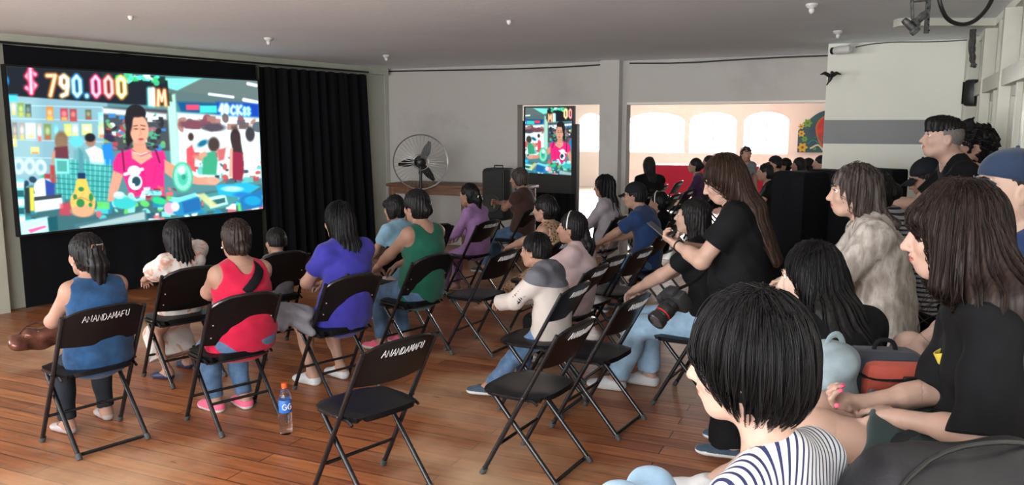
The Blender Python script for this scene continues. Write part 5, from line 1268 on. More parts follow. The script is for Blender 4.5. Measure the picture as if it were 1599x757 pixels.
def red_extra(p, root):
    mb = MB(); s = p.s
    pts = [p.P+p.X*-.16+p.F1*.05+p.U1*.10, p.chest-p.F*.150*p.g**.5-p.X*.02, p.sh[1]-p.X*.05-p.F*.095, p.sh[1]-p.X*.045+p.U2*.075, p.sh[1]-p.X*.06+p.F*.075]
    mb.tube(pts, [.022, .030, .034, .032, .02], 10, flat=tuple(p.F), smoothpath=2); mb.build('cross_strap', M_STRAP, root); earring(p, root)
chair_person('woman in a crimson tank top with brown hair tied low, jeans and pink sneakers', 'c3', 368, 340, dict(H=1.6, girth=1.42, head=(-6, -3, 2), slouch=14, lean=-5, hands=[dict(p=(-.02, .30, .70), pole=(-1, -.4, -.2)), dict(p=(.10, .28, .70))], feet=[(-.07, .22, 0, 8), (.09, .16, 0, -4)]),
    hair=('bun', 'brown', {'bz': -.045}), top=dict(kind='tank', m=M_RED, backdip=.07, dip=.02, e=.012), bottom=dict(m=DENIM), shoes=dict(m=M_PINKSH, e=.014), h=.008, extras=red_extra)
chair_person('small child with short dark hair in a grey shirt', 'c4', 430, 357, dict(H=1.1, girth=1.15, female=False, child=True, head=(0, -4, 0), feet=[(-.08, .30, .12, 0), (.08, .30, .12, 0)]),
    hair=('short', 'black', {'low': -.03}), top=dict(m=M_GREYC), bottom=dict(m=DENIM_D), shoes=dict(m=M_SLATE), h=.010)
chair_person('woman with long black hair in a violet-blue dress and white sneakers', 'c5', 528, 314, dict(H=1.6, girth=1.2, head=(6, -6, 0), hands=[dict(p=(-.10, .28, .70)), dict(p=(.06, .26, .69))], feet=[(-.12, .20, 0, 10), (.10, .18, 0, 0)]),
    hair=('long', 'black', {'len': .37, 'w': .083, 'wend': .10}), top=dict(m=M_VIOLET, sleeve=.62, skirt=.95, e=.013, name='violet_dress'), shoes=dict(m=M_WHITESH), h=.008, strand=dict(n=420, rad=.0014, L=(.3, .5), zlow=.70))
chair_person('woman in a green racerback tank top with dark hair in a bun', 'c6', 650, 296, dict(H=1.6, girth=1.22, head=(4, -6, 0), hands=[dict(p=(-.12, .34, .66)), dict(p=(.06, .30, .66))], feet=[(-.12, .30, 0, 10), (.10, .28, 0, 0)]),
    hair=('bun', 'black', {'vol': .010, 'bz': -.03}), top=dict(kind='tank', m=M_GREEN, backdip=.05, dip=.02), bottom=dict(m=DENIM), shoes=dict(m=M_PINKSH), h=.0085)
chair_person('child with black hair in a pale blue top, beyond the woman in green', 'c7', 616, 303, dict(H=1.3, girth=.95, child=True, head=(0, -4, 0)), maxshift=.3,
    hair=('bob', 'black', {'len': -.07}), top=dict(m=M_SKY), bottom=dict(m=M_PINK), shoes=dict(m=M_PINKSH), h=.011)
chair_person('woman in a lilac long-sleeved top with a white-clipped ponytail', 'c16', 733, 285, dict(H=1.6, girth=1.1, head=(0, -4, 0), lean=-2, slouch=22),
    hair=('tail', 'black', {'len': .22}), top=dict(m=M_LILAC, sleeve=1.75), bottom=dict(m=M_LILAC), shoes=dict(m=M_TANSH), h=.011, extras=clip_extra(M_CLIPW, .03, (0, -.135, -.01)), maxshift=.3)
chair_person('older woman with short greying hair and crossed arms in a brown top', 'c17', 812, 262, dict(H=1.62, girth=1.15, head=(4, -2, 0), hands=[dict(p=(.12, .22, .84), d=(1, .1, .1), n=(0, -1, 0), pole=(-1, .1, -.6)), dict(p=(-.12, .25, .86), d=(-1, .1, .1), n=(0, -1, 0), pole=(1, .1, -.6))], feet=[(-.1, .42, 0, 5), (.1, .44, 0, 0)]),
    hair=('bob', 'grey', {'len': -.06, 'vol': .008, 'bangs': 0}), top=dict(m=M_BROWN, sleeve=.35), bottom=dict(m=DENIM), shoes=dict(m=M_SLATE), h=.011, maxshift=.3)
chair_person('woman in a leopard-print dress with dark pinned-up hair', 'c18', 852, 303, dict(H=1.55, girth=1.15, head=(4, -3, 0), hands=[dict(p=(-.06, .36, .68)), dict(p=(.06, .30, .68))], feet=[(-.12, .62, .05, 5), (.02, .66, .05, 0)]),
    hair=('bun', 'black', {'vol': .008}), top=dict(kind='tank', m=M_LEOP, skirt=1.55, e=.014, name='leopard_dress'), shoes=dict(m=M_TANSH, sole=M_TANSH, pump=1, e=.005), h=.010, maxshift=.3)
M_TWO = pattern('grey_and_cream_fleece', [(.52, .46, .42), (.52, .46, .42), (.11, .11, .13), (.11, .11, .13)], 1, 'noise', pos=['c', 0, .3, .6, .9])
def two_tone():
    m, nt, b = new_mat('grey_over_cream_fleece'); N, L = nt.nodes, nt.links; tc = N.new('ShaderNodeTexCoord'); sp = N.new('ShaderNodeSeparateXYZ'); L.new(tc.outputs['Object'], sp.inputs[0])
    z = math_node(nt, 'ADD', sp.outputs[2], math_node(nt, 'MULTIPLY', sp.outputs[1], -.25)); g = math_node(nt, 'GREATER_THAN', z, .80)
    mx = N.new('ShaderNodeMix'); mx.data_type = 'RGBA'; mx.inputs[6].default_value = (.52, .46, .42, 1); mx.inputs[7].default_value = (.115, .115, .135, 1); L.new(g, mx.inputs[0]); L.new(mx.outputs[2], b.inputs['Base Color']); b.inputs['Roughness'].default_value = .9
    n = N.new('ShaderNodeTexNoise'); n.inputs['Scale'].default_value = 25; L.new(tc.outputs['Object'], n.inputs[0]); bp = N.new('ShaderNodeBump'); bp.inputs['Strength'].default_value = .3; bp.inputs['Distance'].default_value = .01; L.new(n.outputs[0], bp.inputs['Height']); L.new(bp.outputs[0], b.inputs['Normal']); return m
def unit_text(p, root):
    mb = MB(); st, w = strokes('UNIT'); S, E = p.sh[0], p.el[0]; E2 = p.wr[0]; ax = vn(E-S); out = vn(np.cross(ax, (0, .25, 1))); 
    out = vn(np.array((-1, -.25, .05))-ax*(np.array((-1, -.25, .05))@ax)); up = vn(np.cross(out, ax))
    for s_ in st: mb.tube([S+ax*(.125+.13*a/w)*p.s*1.0+up*(b-.5)*.055+out*(.068*p.s) for a, b in s_], .0035, 5)
    mb.build('sleeve_lettering', M_BLACKC, root)
chair_person('boy with short black hair in a grey and cream sweatshirt and jeans', 'c11', 838, 363, dict(H=1.4, girth=1.1, female=False, child=True, head=(-4, -3, 0), lean=4, slouch=20, hands=[dict(p=(-.08, .30, .64)), dict(p=(.08, .28, .64))], feet=[(-.10, .40, 0, 10), (.06, .18, 0, 0)]), maxshift=.25,
    hair=('short', 'black', {'low': -.04}), top=dict(m=two_tone(), sleeve=1.9, e=.022, hood=1, fold=.005, ff=26), bottom=dict(m=DENIM), shoes=dict(m=M_SLATE, e=.013), h=.0085, extras=unit_text, strand=dict(n=350, rad=.0014, L=(.10, .17)))
chair_person('woman in a pale pink T-shirt with a white headband and low ponytail', 'c13', 898, 328, dict(H=1.6, girth=1.15, head=(6, 2, 0), hands=[dict(p=(-.10, .32, .66)), dict(p=(.08, .30, .66))]), maxshift=.25,
    hair=('lowtail', 'black', {'len': .20, 'vol': .004, 'tw': .046}), top=dict(m=M_PINK, e=.016, sleeve=.75), bottom=dict(m=M_BLACKC), shoes=dict(m=M_WHITESH), h=.0085, extras=band(M_CLIPW))
chair_person('woman with long curly black hair in a pale grey blouse', 'c21', 945, 273, dict(H=1.62, girth=1.0, head=(0, -2, 0)), maxshift=.4,
    hair=('long', 'black', {'len': .30, 'w': .09, 'vol': .008, 'groove': .009, 'gn': 17}), top=dict(m=M_GREYB, sleeve=1.5, e=.016), bottom=dict(m=DENIM_D), shoes=dict(m=M_SLATE), h=.011)
chair_person('dark-haired person in black just behind the curly-haired woman', 'c23', 967, 262, dict(H=1.62, head=(0, -4, 0)), maxshift=.4,
    hair=('lowtail', 'black', {}), top=dict(m=M_BLACKC), bottom=dict(m=M_BLACKC), shoes=dict(m=M_SLATE), h=.012)
M_CAPB = cloth_mat('black_cap_cloth', (.010, .011, .014)); M_CAPN = cloth_mat('navy_cap_cloth', (.018, .032, .065))
chair_person('man in a navy T-shirt and black cap, arms on his knees', 'c22', 993, 284, dict(H=1.7, girth=1.15, female=False, head=(4, -4, 0), slouch=20, lean=2, hands=[dict(p=(-.10, .40, .66)), dict(p=(.08, .36, .66))]), maxshift=.35,
    hair=('short', 'black', {'low': -.05}), top=dict(m=M_NAVY, e=.014, sleeve=.7), bottom=dict(m=DENIM), shoes=dict(m=M_SLATE), h=.009, cap=dict(m=M_CAPB))
chair_person('dark-dressed woman with a white headband behind the man in the black cap', 'c20', 1030, 298, dict(H=1.5, head=(0, -4, 0)), maxshift=.4,
    hair=('bun', 'black', {}), top=dict(m=M_BLACKC), bottom=dict(m=M_BLACKC), shoes=dict(m=M_WHITESH), h=.012, extras=band(M_CLIPW, .006))
chair_person('seated woman in black with pale jeans and white sneakers beside the photographer', 'c19', 1090, 308, dict(H=1.65, girth=1.05, head=(-2, 6, 0), lean=-2, slouch=22, hands=[dict(p=(-.05, .46, .66)), dict(p=(.07, .44, .66))], feet=[(-.10, .52, 0, 5), (.10, .36, 0, 0)]), maxshift=.3,
    hair=('long', 'black', {'len': .2}), top=dict(m=M_BLACKC), bottom=dict(m=DENIM_L, e=.02, flare=.02), shoes=dict(m=M_WHITESH, e=.013), skin='light', h=.009)
# standing photographer
ph = spot_person('standing woman in black with long brown hair using a phone', 1122, 243, 4.15, 62, dict(H=1.58, stand=True, girth=1.25, head=(8, -22, 0), slouch=14, lean=-2, hands=[dict(p=(-.07, .34, 1.13), d=(.15, .8, .35), n=(.5, -.2, .9), th=(.5, .2, .4), pole=(-.8, -.3, -1), curl=.75), dict(p=(.08, .30, 1.10), d=(-.35, .8, .3), n=(-.3, -.1, 1), th=(-.6, .2, .5), pole=(.8, -.3, -1), curl=.7)]), mode='H',
    hair=('long', 'warm', {'backoff': .04, 'len': .40, 'w': .09, 'vol': .004, 'wend': .10}), top=dict(m=M_BLACKC, e=.014, sleeve=.62, flare=.012), bottom=dict(m=M_BLACKC, e=.03, flare=.06, len=1.97), shoes=dict(m=M_SLATE), skin='light', h=.0075, strand=dict(n=600, rad=.0013, L=(.35, .6), zlow=1.02, offr=(0, .008)))
# figures at the right, raised on tables
spot_person('woman in a heather beige sweater with wavy greying brown hair', 1340, 257, 3.75, 72, dict(H=1.6, girth=1.15, slouch=20, lean=2, head=(4, -2, 0), hands=[dict(p=(-.06, .40, 1.02)), dict(p=(.06, .38, 1.02))], seat=.80),
    hair=('long', 'grey', {'len': .14, 'w': .085, 'vol': .006, 'groove': .007, 'gn': 18}), top=dict(m=M_KNIT, sleeve=1.8, e=.022, fold=.004), bottom=dict(m=cloth_mat('sand_trousers', (.42, .35, .28))), shoes=dict(m=M_TANSH), skin='light', h=.0085, strand=dict(n=350, rad=.0014, L=(.2, .36), zlow=.9))
spot_person('person in a grey and black striped top half hidden behind the beige sweater', 1362, 263, 4.15, 72, dict(H=1.6, girth=1.1, slouch=30, lean=8, head=(0, -8, 0), seat=.80),
    hair=('bun', 'black', {}), top=dict(m=M_STRI2, sleeve=.5), bottom=dict(m=M_BLACKC), shoes=dict(m=M_SLATE), h=.010)
spot_person('person with shaved sides and a black topknot in a black shirt', 1484, 181, 4.6, 74, dict(H=1.66, girth=1.0, female=False, slouch=22, lean=6, neckf=24, head=(4, 6, 0), seat=.95, hands=[dict(p=(-.06, .50, 1.32)), dict(p=(.06, .44, 1.30))]),
    hair=('undercut', 'black', {}), top=dict(m=M_BLACKC, sleeve=.7), bottom=dict(m=M_BLACKC), shoes=dict(m=M_SLATE), skin='light', h=.0085)
spot_person('person with big curly black hair behind the topknot', 1530, 196, 5.1, 74, dict(H=1.66, slouch=18, head=(0, 0, 0), seat=.95),
    hair=('curly', 'black', {'vol': .012}), top=dict(m=M_BLACKC, sleeve=.7), bottom=dict(m=M_BLACKC), shoes=dict(m=M_SLATE), h=.010)
spot_person('man in a black baseball cap looking down, dressed in black', 1443, 247, 5.1, 74, dict(H=1.7, girth=1.1, female=False, slouch=22, lean=0, head=(0, -20, 0), seat=.75),
    hair=('short', 'black', {}), top=dict(m=M_BLACKC, sleeve=.6), bottom=dict(m=M_BLACKC), shoes=dict(m=M_SLATE), skin='brown', h=.010, cap=dict(m=M_CAPB))
spot_person('person in a navy cap and navy shirt at the right edge', 1592, 233, 2.55, 80, dict(H=1.68, girth=1.05, female=False, slouch=18, lean=0, neckf=26, head=(6, 4, 0), seat=.8),
    hair=('short', 'black', {'low': -.06, 'vol': -.006, 'groove': .001}), top=dict(m=M_NAVY, sleeve=.6), bottom=dict(m=DENIM_D), shoes=dict(m=M_SLATE), skin='pale', h=.0075, cap=dict(m=M_CAPN))
spot_person('woman with long straight black hair, black top and rolled pale shorts', 1268, 377, 2.85, 14, dict(H=1.5, girth=.95, slouch=30, lean=10, head=(42, -8, 0), seat=.56, feet=[(-.12, .40, .15, 20), (.20, .16, .59, 30)], knees=(-.4, 1.0), hands=[dict(p=(-.10, .28, .75)), dict(p=(.02, .28, .75))]),
    hair=('long', 'black', {'len': .34, 'w': .090}), top=dict(m=M_BLACKC), bottom=dict(m=DENIM_L, len=.66, flare=.02), shoes=dict(m=M_WHITESH), skin='pale', h=.0065, strand=dict(n=1300, rad=.0010, L=(.35, .60), offr=(0, .007)))
P36 = spot_person('woman with long dark brown hair in a black T-shirt and dark green shorts', 1500, 288, 2.10, 68, dict(H=1.6, hd=1.04, girth=1.0, slouch=46, lean=-20, neckf=2, head=(0, -4, 0), seat=.85, hands=[dict(p=(-.10, .16, .98), pole=(-.5, -.25, -1), d=(.75, .5, -.05), n=(0, 0, -1), th=(-.5, .8, 0)), dict(p=(.03, .25, .965), d=(-.25, .9, .12), n=(-.3, -.35, 1), curl=.95, th=(-1, 0, .2), pole=(.1, -1, -.6))], feet=[(-.07, .62, .56, 5), (.12, .62, .56, 0)]),
    hair=('long', 'brown', {'len': .30, 'w': .100, 'vol': .010, 'wend': .13, 'bangs': 1, 'front': 2, 'drape': [(-1, .19)]}), top=dict(m=M_BLACKC, e=.018, sleeve=1.0, flare=.03, fold=.005, ff=22), bottom=dict(m=cloth_mat('dark_green_shorts', (.030, .048, .048)), len=.70, flare=.02, e=.018), shoes=dict(m=M_WHITESH), nails=NAIL, skin='light', h=.006, strand=dict(n=2400, rad=.0009, L=(.46, .86), offr=(0, .010), seed=4))
P38 = spot_person('short-haired person in a white T-shirt with navy stripes, nearest the camera', 1172, 466, 1.52, 46, dict(H=1.5, girth=.72, wide=.92, female=False, slouch=36, lean=-24, neckf=8, neckl=.035, head=(13, -6, 0), seat=.50, hands=[dict(p=(-.14, .30, .78)), dict(p=(.10, .28, .78))], feet=[(.03, .46, .64, 5), (.22, .44, .64, 0)]),
    hair=('short', 'black', {'low': -.135, 'slope': .55, 'vol': .010, 'fringe': .1, 'ears': False, 'groove': .003, 'gn': 22}), top=dict(m=M_STRI, e=.014, sleeve=.8, neck=.066), bottom=dict(m=DENIM_L), shoes=dict(m=M_WHITESH), skin='light', h=.006, strand=dict(n=3000, rad=.0010, L=(.15, .34), offr=(.000, .018), seed=7, cut=(-.150, .60)))
# people and chairs in the far hall
GH = 'audience in the far hall'; GC = 'folding chairs in the far hall'
def far(label, px, py, D, deg, m, hair, stand=False, seat=True, skin='tan', cap=None, H=1.6, hc='black', chl=None, sl=.55):
    q = PD(px, py, D); loc = Vector((q.x, q.y, 0)); pose = dict(H=H, stand=stand, slouch=20)
    loc, pose = fit(loc, deg, pose, px, py, 'H')
    pose['H'] = min(1.8, max(1.35, pose['H'])); loc, pose = fit(loc, deg, pose, px, py, 'none')
    make_person(label, loc, deg, pose, hair=(hair, hc, {}), top=dict(m=m, sleeve=sl), bottom=dict(m=M_BLACKC), shoes=dict(m=M_SLATE), skin=skin, h=.016, cap=cap, face=False)
    if not stand:
        th = radians(deg); f = Vector((-sin(th), cos(th), 0)); copy_thing(PROTO['plastic'], Vector((loc.x, loc.y, 0))+f*.0, th, chl, GC)
M_PURP = cloth_mat('dark_purple_cotton', (.05, .02, .06)); M_GREYV = cloth_mat('grey_vest_cloth', (.16, .17, .18))
far('person in black with long dark hair, back turned, before the red table', 1014, 244, 11.6, 10, M_BLACKC, 'long', chl='black folding chair of the person in black before the red table')
far('person in dark purple among the hall audience, left of the photographer', 1087, 246, 12.6, 70, M_PURP, 'bun', sl=1.8, chl='black folding chair of the person in dark purple in the far hall')
far('dark-haired person hidden beyond the photographer, second in the hall row', 1108, 242, 13.4, 70, M_BLACKC, 'short', chl='black folding chair second in the hall row beyond the photographer')
far('dark-haired person directly beyond the head of the photographer in the hall', 1137, 240, 13.6, 70, M_BLACKC, 'bun', chl='black folding chair directly beyond the photographer in the far hall')
far('curly-haired person in a grey vest standing right of the photographer in the hall', 1165, 234, 12.9, 180, M_GREYV, 'curly', stand=True)
far('dark-haired woman in profile at the near right end of the hall audience', 1197, 254, 10.6, 78, M_BLACKC, 'lowtail', chl='black folding chair of the woman in profile at the right of the hall')
far('person in a dark cap seated in the far hall above the covered box', 1212, 243, 12.3, 80, M_BLACKC, 'short', cap=dict(m=M_CAPB), chl='black folding chair of the person in the dark cap in the far hall')
far('dark-haired person right of the dark cap in the far hall', 1227, 246, 12.9, 75, M_GREYV, 'bun', chl='black folding chair right of the dark cap in the far hall')
far('person with long dark hair above the cloth screen in the far hall', 1249, 245, 12.6, 75, M_BROWN, 'long', chl='black folding chair above the cloth screen in the far hall')
far('second long-haired person above the cloth screen, half behind the first', 1263, 246, 13.3, 75, M_BLACKC, 'long', chl='black folding chair half behind another above the cloth screen')
far('person in a pale shirt nearest the partition edge in the far hall', 1283, 242, 12.0, 80, M_GREYB, 'bun', chl='black folding chair nearest the partition edge in the far hall')
for (px, py, D, dg, lb) in ((1064, 283, 0, 62, 'empty black folding chair left of the person in dark purple'), (1058, 303, 0, 62, 'empty black folding chair behind the dark-dressed woman with the headband'), (1080, 296, 0, 62, 'empty black folding chair by the head of the photographer'), (1040, 289, 0, 62, 'empty black folding chair before the person with the back turned')):
    q = G(px, py, .8); th = radians(dg); copy_thing(PROTO['plastic'], Vector((q.x-.3*sin(th), q.y+.3*cos(th), 0)), th, lb, GP)
# ------------------------------------------------------------------ furniture and equipment
M_WOOD = mat('brown_table_wood', (.16, .075, .04), .5, var=.3, vscale=5, stretch=(1, 1, 8)); M_DWOOD = mat('dark_bench_wood', (.028, .016, .011), .45, var=.4, vscale=6, stretch=(1, 8, 1), bump=.1, bscale=40)
M_METB = mat('black_painted_metal', (.012, .012, .012), .4); M_CHROME = mat('wire_guard_steel', (.30, .29, .28), .35, metal=.8)
AB = math.atan2(BW.y, BW.x)
# wooden counter along the back wall
q = PD(603, 286, 11.15); t = thing('wooden_table', 'long brown wooden table under the white wall by the fan', 'table', (q.x, q.y, 0), AB)
wl = 2.05; zt = q.z
mb = MB(); mb.box((wl/2, .30, zt-.02), (wl, .62, .04), bev=.006); mb.build('tabletop', M_WOOD, t)
mb = MB(); mb.box((wl/2, .05, zt-.09), (wl-.1, .03, .10)); mb.build('apron', M_WOOD, t)
for x in (.06, .32, 1.2, wl-.06): mb = MB(); mb.box((x, .06, (zt-.04)/2), (.07, .07, zt-.04), bev=.006); mb.build('leg', M_WOOD, t)
for x in (.06, wl-.06): mb = MB(); mb.box((x, .54, (zt-.04)/2), (.07, .07, zt-.04), bev=.006); mb.build('leg', M_WOOD, t)
# big pedestal fan standing in front of the table
fc = PD(657, 253, 10.7); R_ = .365
t = thing('pedestal_fan', 'large black pedestal fan with a wire guard before the white wall', 'fan', (fc.x, fc.y, 0), radians(12))
mb = MB(); mb.lathe([(.0, .0), (.24, .0), (.25, .02), (.22, .04), (.05, .06), (.03, .09), (.0, .09)], n=28); mb.build('base', M_METB, t)
mb = MB(); mb.tube([(0, .03, .06), (0, .03, fc.z-.10)], .02, 10); mb.tube([(0, .03, fc.z-.16), (0, .03, fc.z-.05)], .028, 10); mb.build('pole', M_METB, t)
mb = MB(); mb.lathe([(.0, -.10), (.07, -.09), (.085, .0), (.06, .09), (.0, .10)], (0, .09, fc.z), 20, Rx(pi/2)); mb.build('motor', M_METB, t)
mb = MB(); mb.lathe([(0, -.03), (.05, -.025), (.055, .02), (.03, .035), (0, .035)], (0, -.03, fc.z), 18, Rx(pi/2)); mb.build('hub', M_METB, t)
for k in range(3):
    a = radians(60+120*k); mb = MB()
    def bl(u, v, a=a):
        r = .045+u*.255; w = (v-.5)*(.05+.055*sin(pi*min(u*1.15, 1))**.8)*(1 if u < .92 else .75); ca, sa = cos(a+.10*u), sin(a+.10*u)
        return Vector((ca*r-sa*w, -.02+w*.35, fc.z+sa*r+ca*w))
    mb.grid(bl, 12, 5, thick=.004); mb.build('blade', M_METB, t)
mb = MB()
for (rad, yy) in ((R_, 0), (R_*.98, .02), (.10, -.10), (.10, .12)): mb.tube([(rad*cos(x), yy, fc.z+rad*sin(x)) for x in np.linspace(0, 2*pi, 49)[:-1]], .005 if rad > .2 else .004, 6, closed=True)
for k in range(40):
    a = 2*pi*k/40; c_, s_ = cos(a), sin(a)
    for sg in (-1, 1): mb.tube([(.10*c_, .11*sg, fc.z+.10*s_), (.24*c_, .085*sg, fc.z+.24*s_), (R_*c_, .0, fc.z+R_*s_)], .0016, 4)
mb.build('wire_guard', M_CHROME, t)
# loudspeaker on a tripod
c = PD(779, 262, 10.2)
t = thing('loudspeaker_stand', 'black tripod stand holding the loudspeaker by the back wall', 'speaker stand', (c.x, c.y, 0))
mb = MB(); mb.tube([(0, 0, .25), (0, 0, c.z-.64)], .018, 10); mb.build('pole', M_METB, t)
for k in range(3):
    a = 2*pi*k/3+.4; mb = MB(); mb.tube([(0, 0, .55), (.40*cos(a), .40*sin(a), .02)], .012, 8); mb.tube([(0, 0, .25), (.24*cos(a), .24*sin(a), .26)], .008, 6); mb.build('leg', M_METB, t)
t = thing('loudspeaker', 'tall black loudspeaker box with rounded top beside the older woman', 'speaker', (c.x, c.y, c.z-.66), radians(150))
mb = MB(); mb.box((0, 0, .33), (.34, .32, .66), bev=.05); mb.build('cabinet', mat('speaker_plastic', (.012, .012, .013), .55, bump=.2, bscale=200), t)
mb = MB(); mb.grid(lambda u, v: Vector(((u-.5)*.29, .163-.0*(u-.5)**2, .04+.58*v)), 10, 20, thick=-.008); mb.build('grille', mat('speaker_grille', (.02, .02, .02), .6, bump=.5, bscale=400), t)
mb = MB(); mb.lathe([(0, 0), (.115, .0), (.12, .008), (.10, .012), (.03, -.01), (0, .0)], (0, .172, .22), 24, Rx(-pi/2)); mb.build('woofer', M_METB, t)
mb = MB(); mb.tube([(-.06, 0, .655), (-.06, 0, .69), (.06, 0, .69), (.06, 0, .655)], .009, 8); mb.build('handle', M_METB, t)
# long table with a red cloth in the hall
a, b = PD(1022, 259, 19.0), PD(1203, 259, 18.2); d_ = (b-a); d_.z = 0; L = d_.length; ang = math.atan2(d_.y, d_.x); hz = (a.z+b.z)/2
t = thing('long_table', 'long table under the bright red cloth in the far hall', 'table', (a.x, a.y, 0), ang)
mb = MB(); mb.box((L/2, .35, hz-.025), (L, .68, .03)); mb.build('tabletop', M_WOOD, t)
for x in (.1, L/2, L-.1):
    for y in (.08, .62): mb = MB(); mb.tube([(x, y, 0), (x, y, hz-.04)], .018, 8); mb.build('leg', M_METB, t)
M_REDC = mat('red_tablecloth', (.62, .018, .055), .75, bump=.2, bscale=8)
mb = MB()
def tc_(u, v):
    x = -.03+(L+.06)*u
    if v < .35: return Vector((x, -.03-.02*sin(x*9)*(1-v/.35)-.012*(1-v/.35), .12+(hz-.12)*(v/.35)))
    if v < .65: return Vector((x, -.03+.76*(v-.35)/.3, hz))
    return Vector((x, .73+.02*sin(x*8)*((v-.65)/.35), hz-(hz-.12)*(v-.65)/.35))
mb.grid(tc_, 90, 40, thick=-.004); o = mb.build('tablecloth', M_REDC); o.location = (a.x, a.y, 0); o.rotation_euler = (0, 0, ang); tag(o, 'bright red cloth draped over the long table in the far hall', 'tablecloth')

# black draped boxes and cloth screen in front of the partition
def draped(name, label, px0, px1, py, D, dep, rnd_, seed, D1=None):
    a, b = PD(px0, py, D), PD(px1, py, D1 or D-.35); d_ = b-a; d_.z = 0; w = d_.length; h = (a.z+b.z)/2; rs = random.Random(seed)
    k1, k2 = rs.uniform(18, 26), rs.uniform(0, 6)
    t_ = Vector((a.x, a.y, 0)); ang = math.atan2(d_.y, d_.x); mb = MB(); per = 2*(w+dep)
    def fn(u, v):
        s_ = u*per; r = rnd_
        if s_ < w: p = Vector((s_, 0, 0)); n = Vector((0, -1, 0))
        elif s_ < w+dep: p = Vector((w, s_-w, 0)); n = Vector((1, 0, 0))
        elif s_ < 2*w+dep: p = Vector((2*w+dep-s_, dep, 0)); n = Vector((0, 1, 0))
        else: p = Vector((0, per-s_, 0)); n = Vector((-1, 0, 0))
        c_ = Vector((w/2, dep/2, 0)); f = .010*(1.3-v)*sin(k1*s_+k2+2*sin(s_*5)); tt = max(0, (v-.86)/.14); inset = r*(1-sqrt(max(0, 1-tt*tt)))
        q = p+n*f; q = q+(c_-q).normalized()*inset; q.z = h*(v if v < .86 else .86+.14*(1-(1-tt)**2)*1.0); return q
    mb.grid(fn, 120, 26); 
    top = [fn(i/60, 1) for i in range(60)]; mb.add(top, [tuple(range(60))]); o = mb.build(name, BLK, angle=60); o.location = t_; o.rotation_euler = (0, 0, ang); tag(o, label, 'covered box'); return o
draped('covered_stack', 'black cloth-covered upright box with rounded corners left of the cloth screen', 1205, 1256, 268, 6.55, .42, .06, 2)
draped('cloth_screen', 'black pleated cloth screen between the covered box and the woman in the sweater', 1260, 1334, 266, 6.50, .20, .01, 3, 6.1)
draped('cloth_screen', 'black pleated cloth screen nearest the striped partition, behind the sweater woman', 1338, 1394, 264, 6.35, .22, .01, 5, 6.1)

# wooden benches of the two raised rows by the window wall
BD = Vector((.438, .899, 0)); BNn = Vector((.899, -.438, 0)); ABn = math.atan2(BD.y, BD.x)
def bench(label, p0, L, z, dep=.36):
    t = thing('wooden_bench', label, 'bench', (p0[0], p0[1], 0), ABn)
    for k in (-1, 1): mb = MB(); mb.box((L/2, k*dep/4*1.02, z-.02), (L, dep/2-.01, .038), bev=.005); mb.build('plank', M_DWOOD, t)
    for x in (.12, L-.12):
        for k in (-1, 1): mb = MB(); mb.box((x, k*(dep/2-.05), (z-.04)/2), (.06, .06, z-.04), bev=.005); mb.build('leg', M_DWOOD, t)
        mb = MB(); mb.box((x, 0, z-.09), (.05, dep-.08, .08)); mb.build('bearer', M_DWOOD, t)
    mb = MB(); mb.box((L/2, 0, .22), (L-.24, .04, .06)); mb.build('stretcher', M_DWOOD, t)
    return t
def SP(k):
    for l, v in SPOT.items():
        if k in l: return v
def bench_for(label, keys, before, after, dep=.36, dz=-.01):
    ps = [SP(k) for k in keys]; s_ = [v[0].dot(BD) for v in ps]; o = min(zip(s_, ps), key=lambda q: q[0])[1][0]; c = sum((v[0].dot(BNn) for v in ps))/len(ps)
    p0 = BD*(min(s_)-before)+BNn*c; bench(label, (p0.x, p0.y), max(s_)-min(s_)+before+after, min(v[1] for v in ps)+dz, dep)
bench_for('dark wooden bench under the person in the striped T-shirt, nearest row', ['navy stripes'], .30, .45)
bench_for('dark wooden bench under the black-haired woman in pale shorts', ['pale shorts'], .62, .30)
bench_for('dark wooden bench under the woman in the beige sweater', ['heather beige', 'grey and black striped'], .35, .3, .6)
bench_for('tall dark wooden bench under the woman in the black T-shirt', ['dark green shorts', 'navy cap'], .75, .30, .46)
bench_for('tall dark wooden bench under the person with the topknot', ['topknot in', 'big curly'], .35, .15)
bench_for('short dark wooden bench under the man in the black baseball cap', ['baseball cap'], .22, .22)

# ------------------------------------------------------------------ ceiling and wall fittings
M_WPL = mat('white_fitting_plastic', (.62, .60, .57), .4)
def fitting(label, px, py, s=1.0):
    p = G(px, py-4, CZ); t = thing('ceiling_fitting', label, 'ceiling fitting', (p.x, p.y, CZ))
    mb = MB(); mb.lathe([(0, 0), (.05*s, 0), (.055*s, -.012), (.035*s, -.03), (.0, -.032)][::-1], n=18); mb.build('rose', M_WPL, t)
    mb = MB(); mb.ball((0, 0, -.055*s), (.026*s, .026*s, .034*s), 12); mb.build('bulb', M_WPL, t)
fitting('small white ceiling fitting above the big screen', 419, 63, .8)
fitting('small ceiling fitting near the corner of the curtain and the white wall', 603, 90, .8)
fitting('white ceiling fitting nearest the top edge, above the wide opening', 1268, 10, .8)
fitting('white ceiling fitting beside the partition top, over the camera', 1309, 52, .8)
fitting('tiny white ceiling fitting in the middle of the ceiling', 795, 36, .4)
fitting('tiny ceiling fitting above the left part of the big screen', 204, 29, .4)
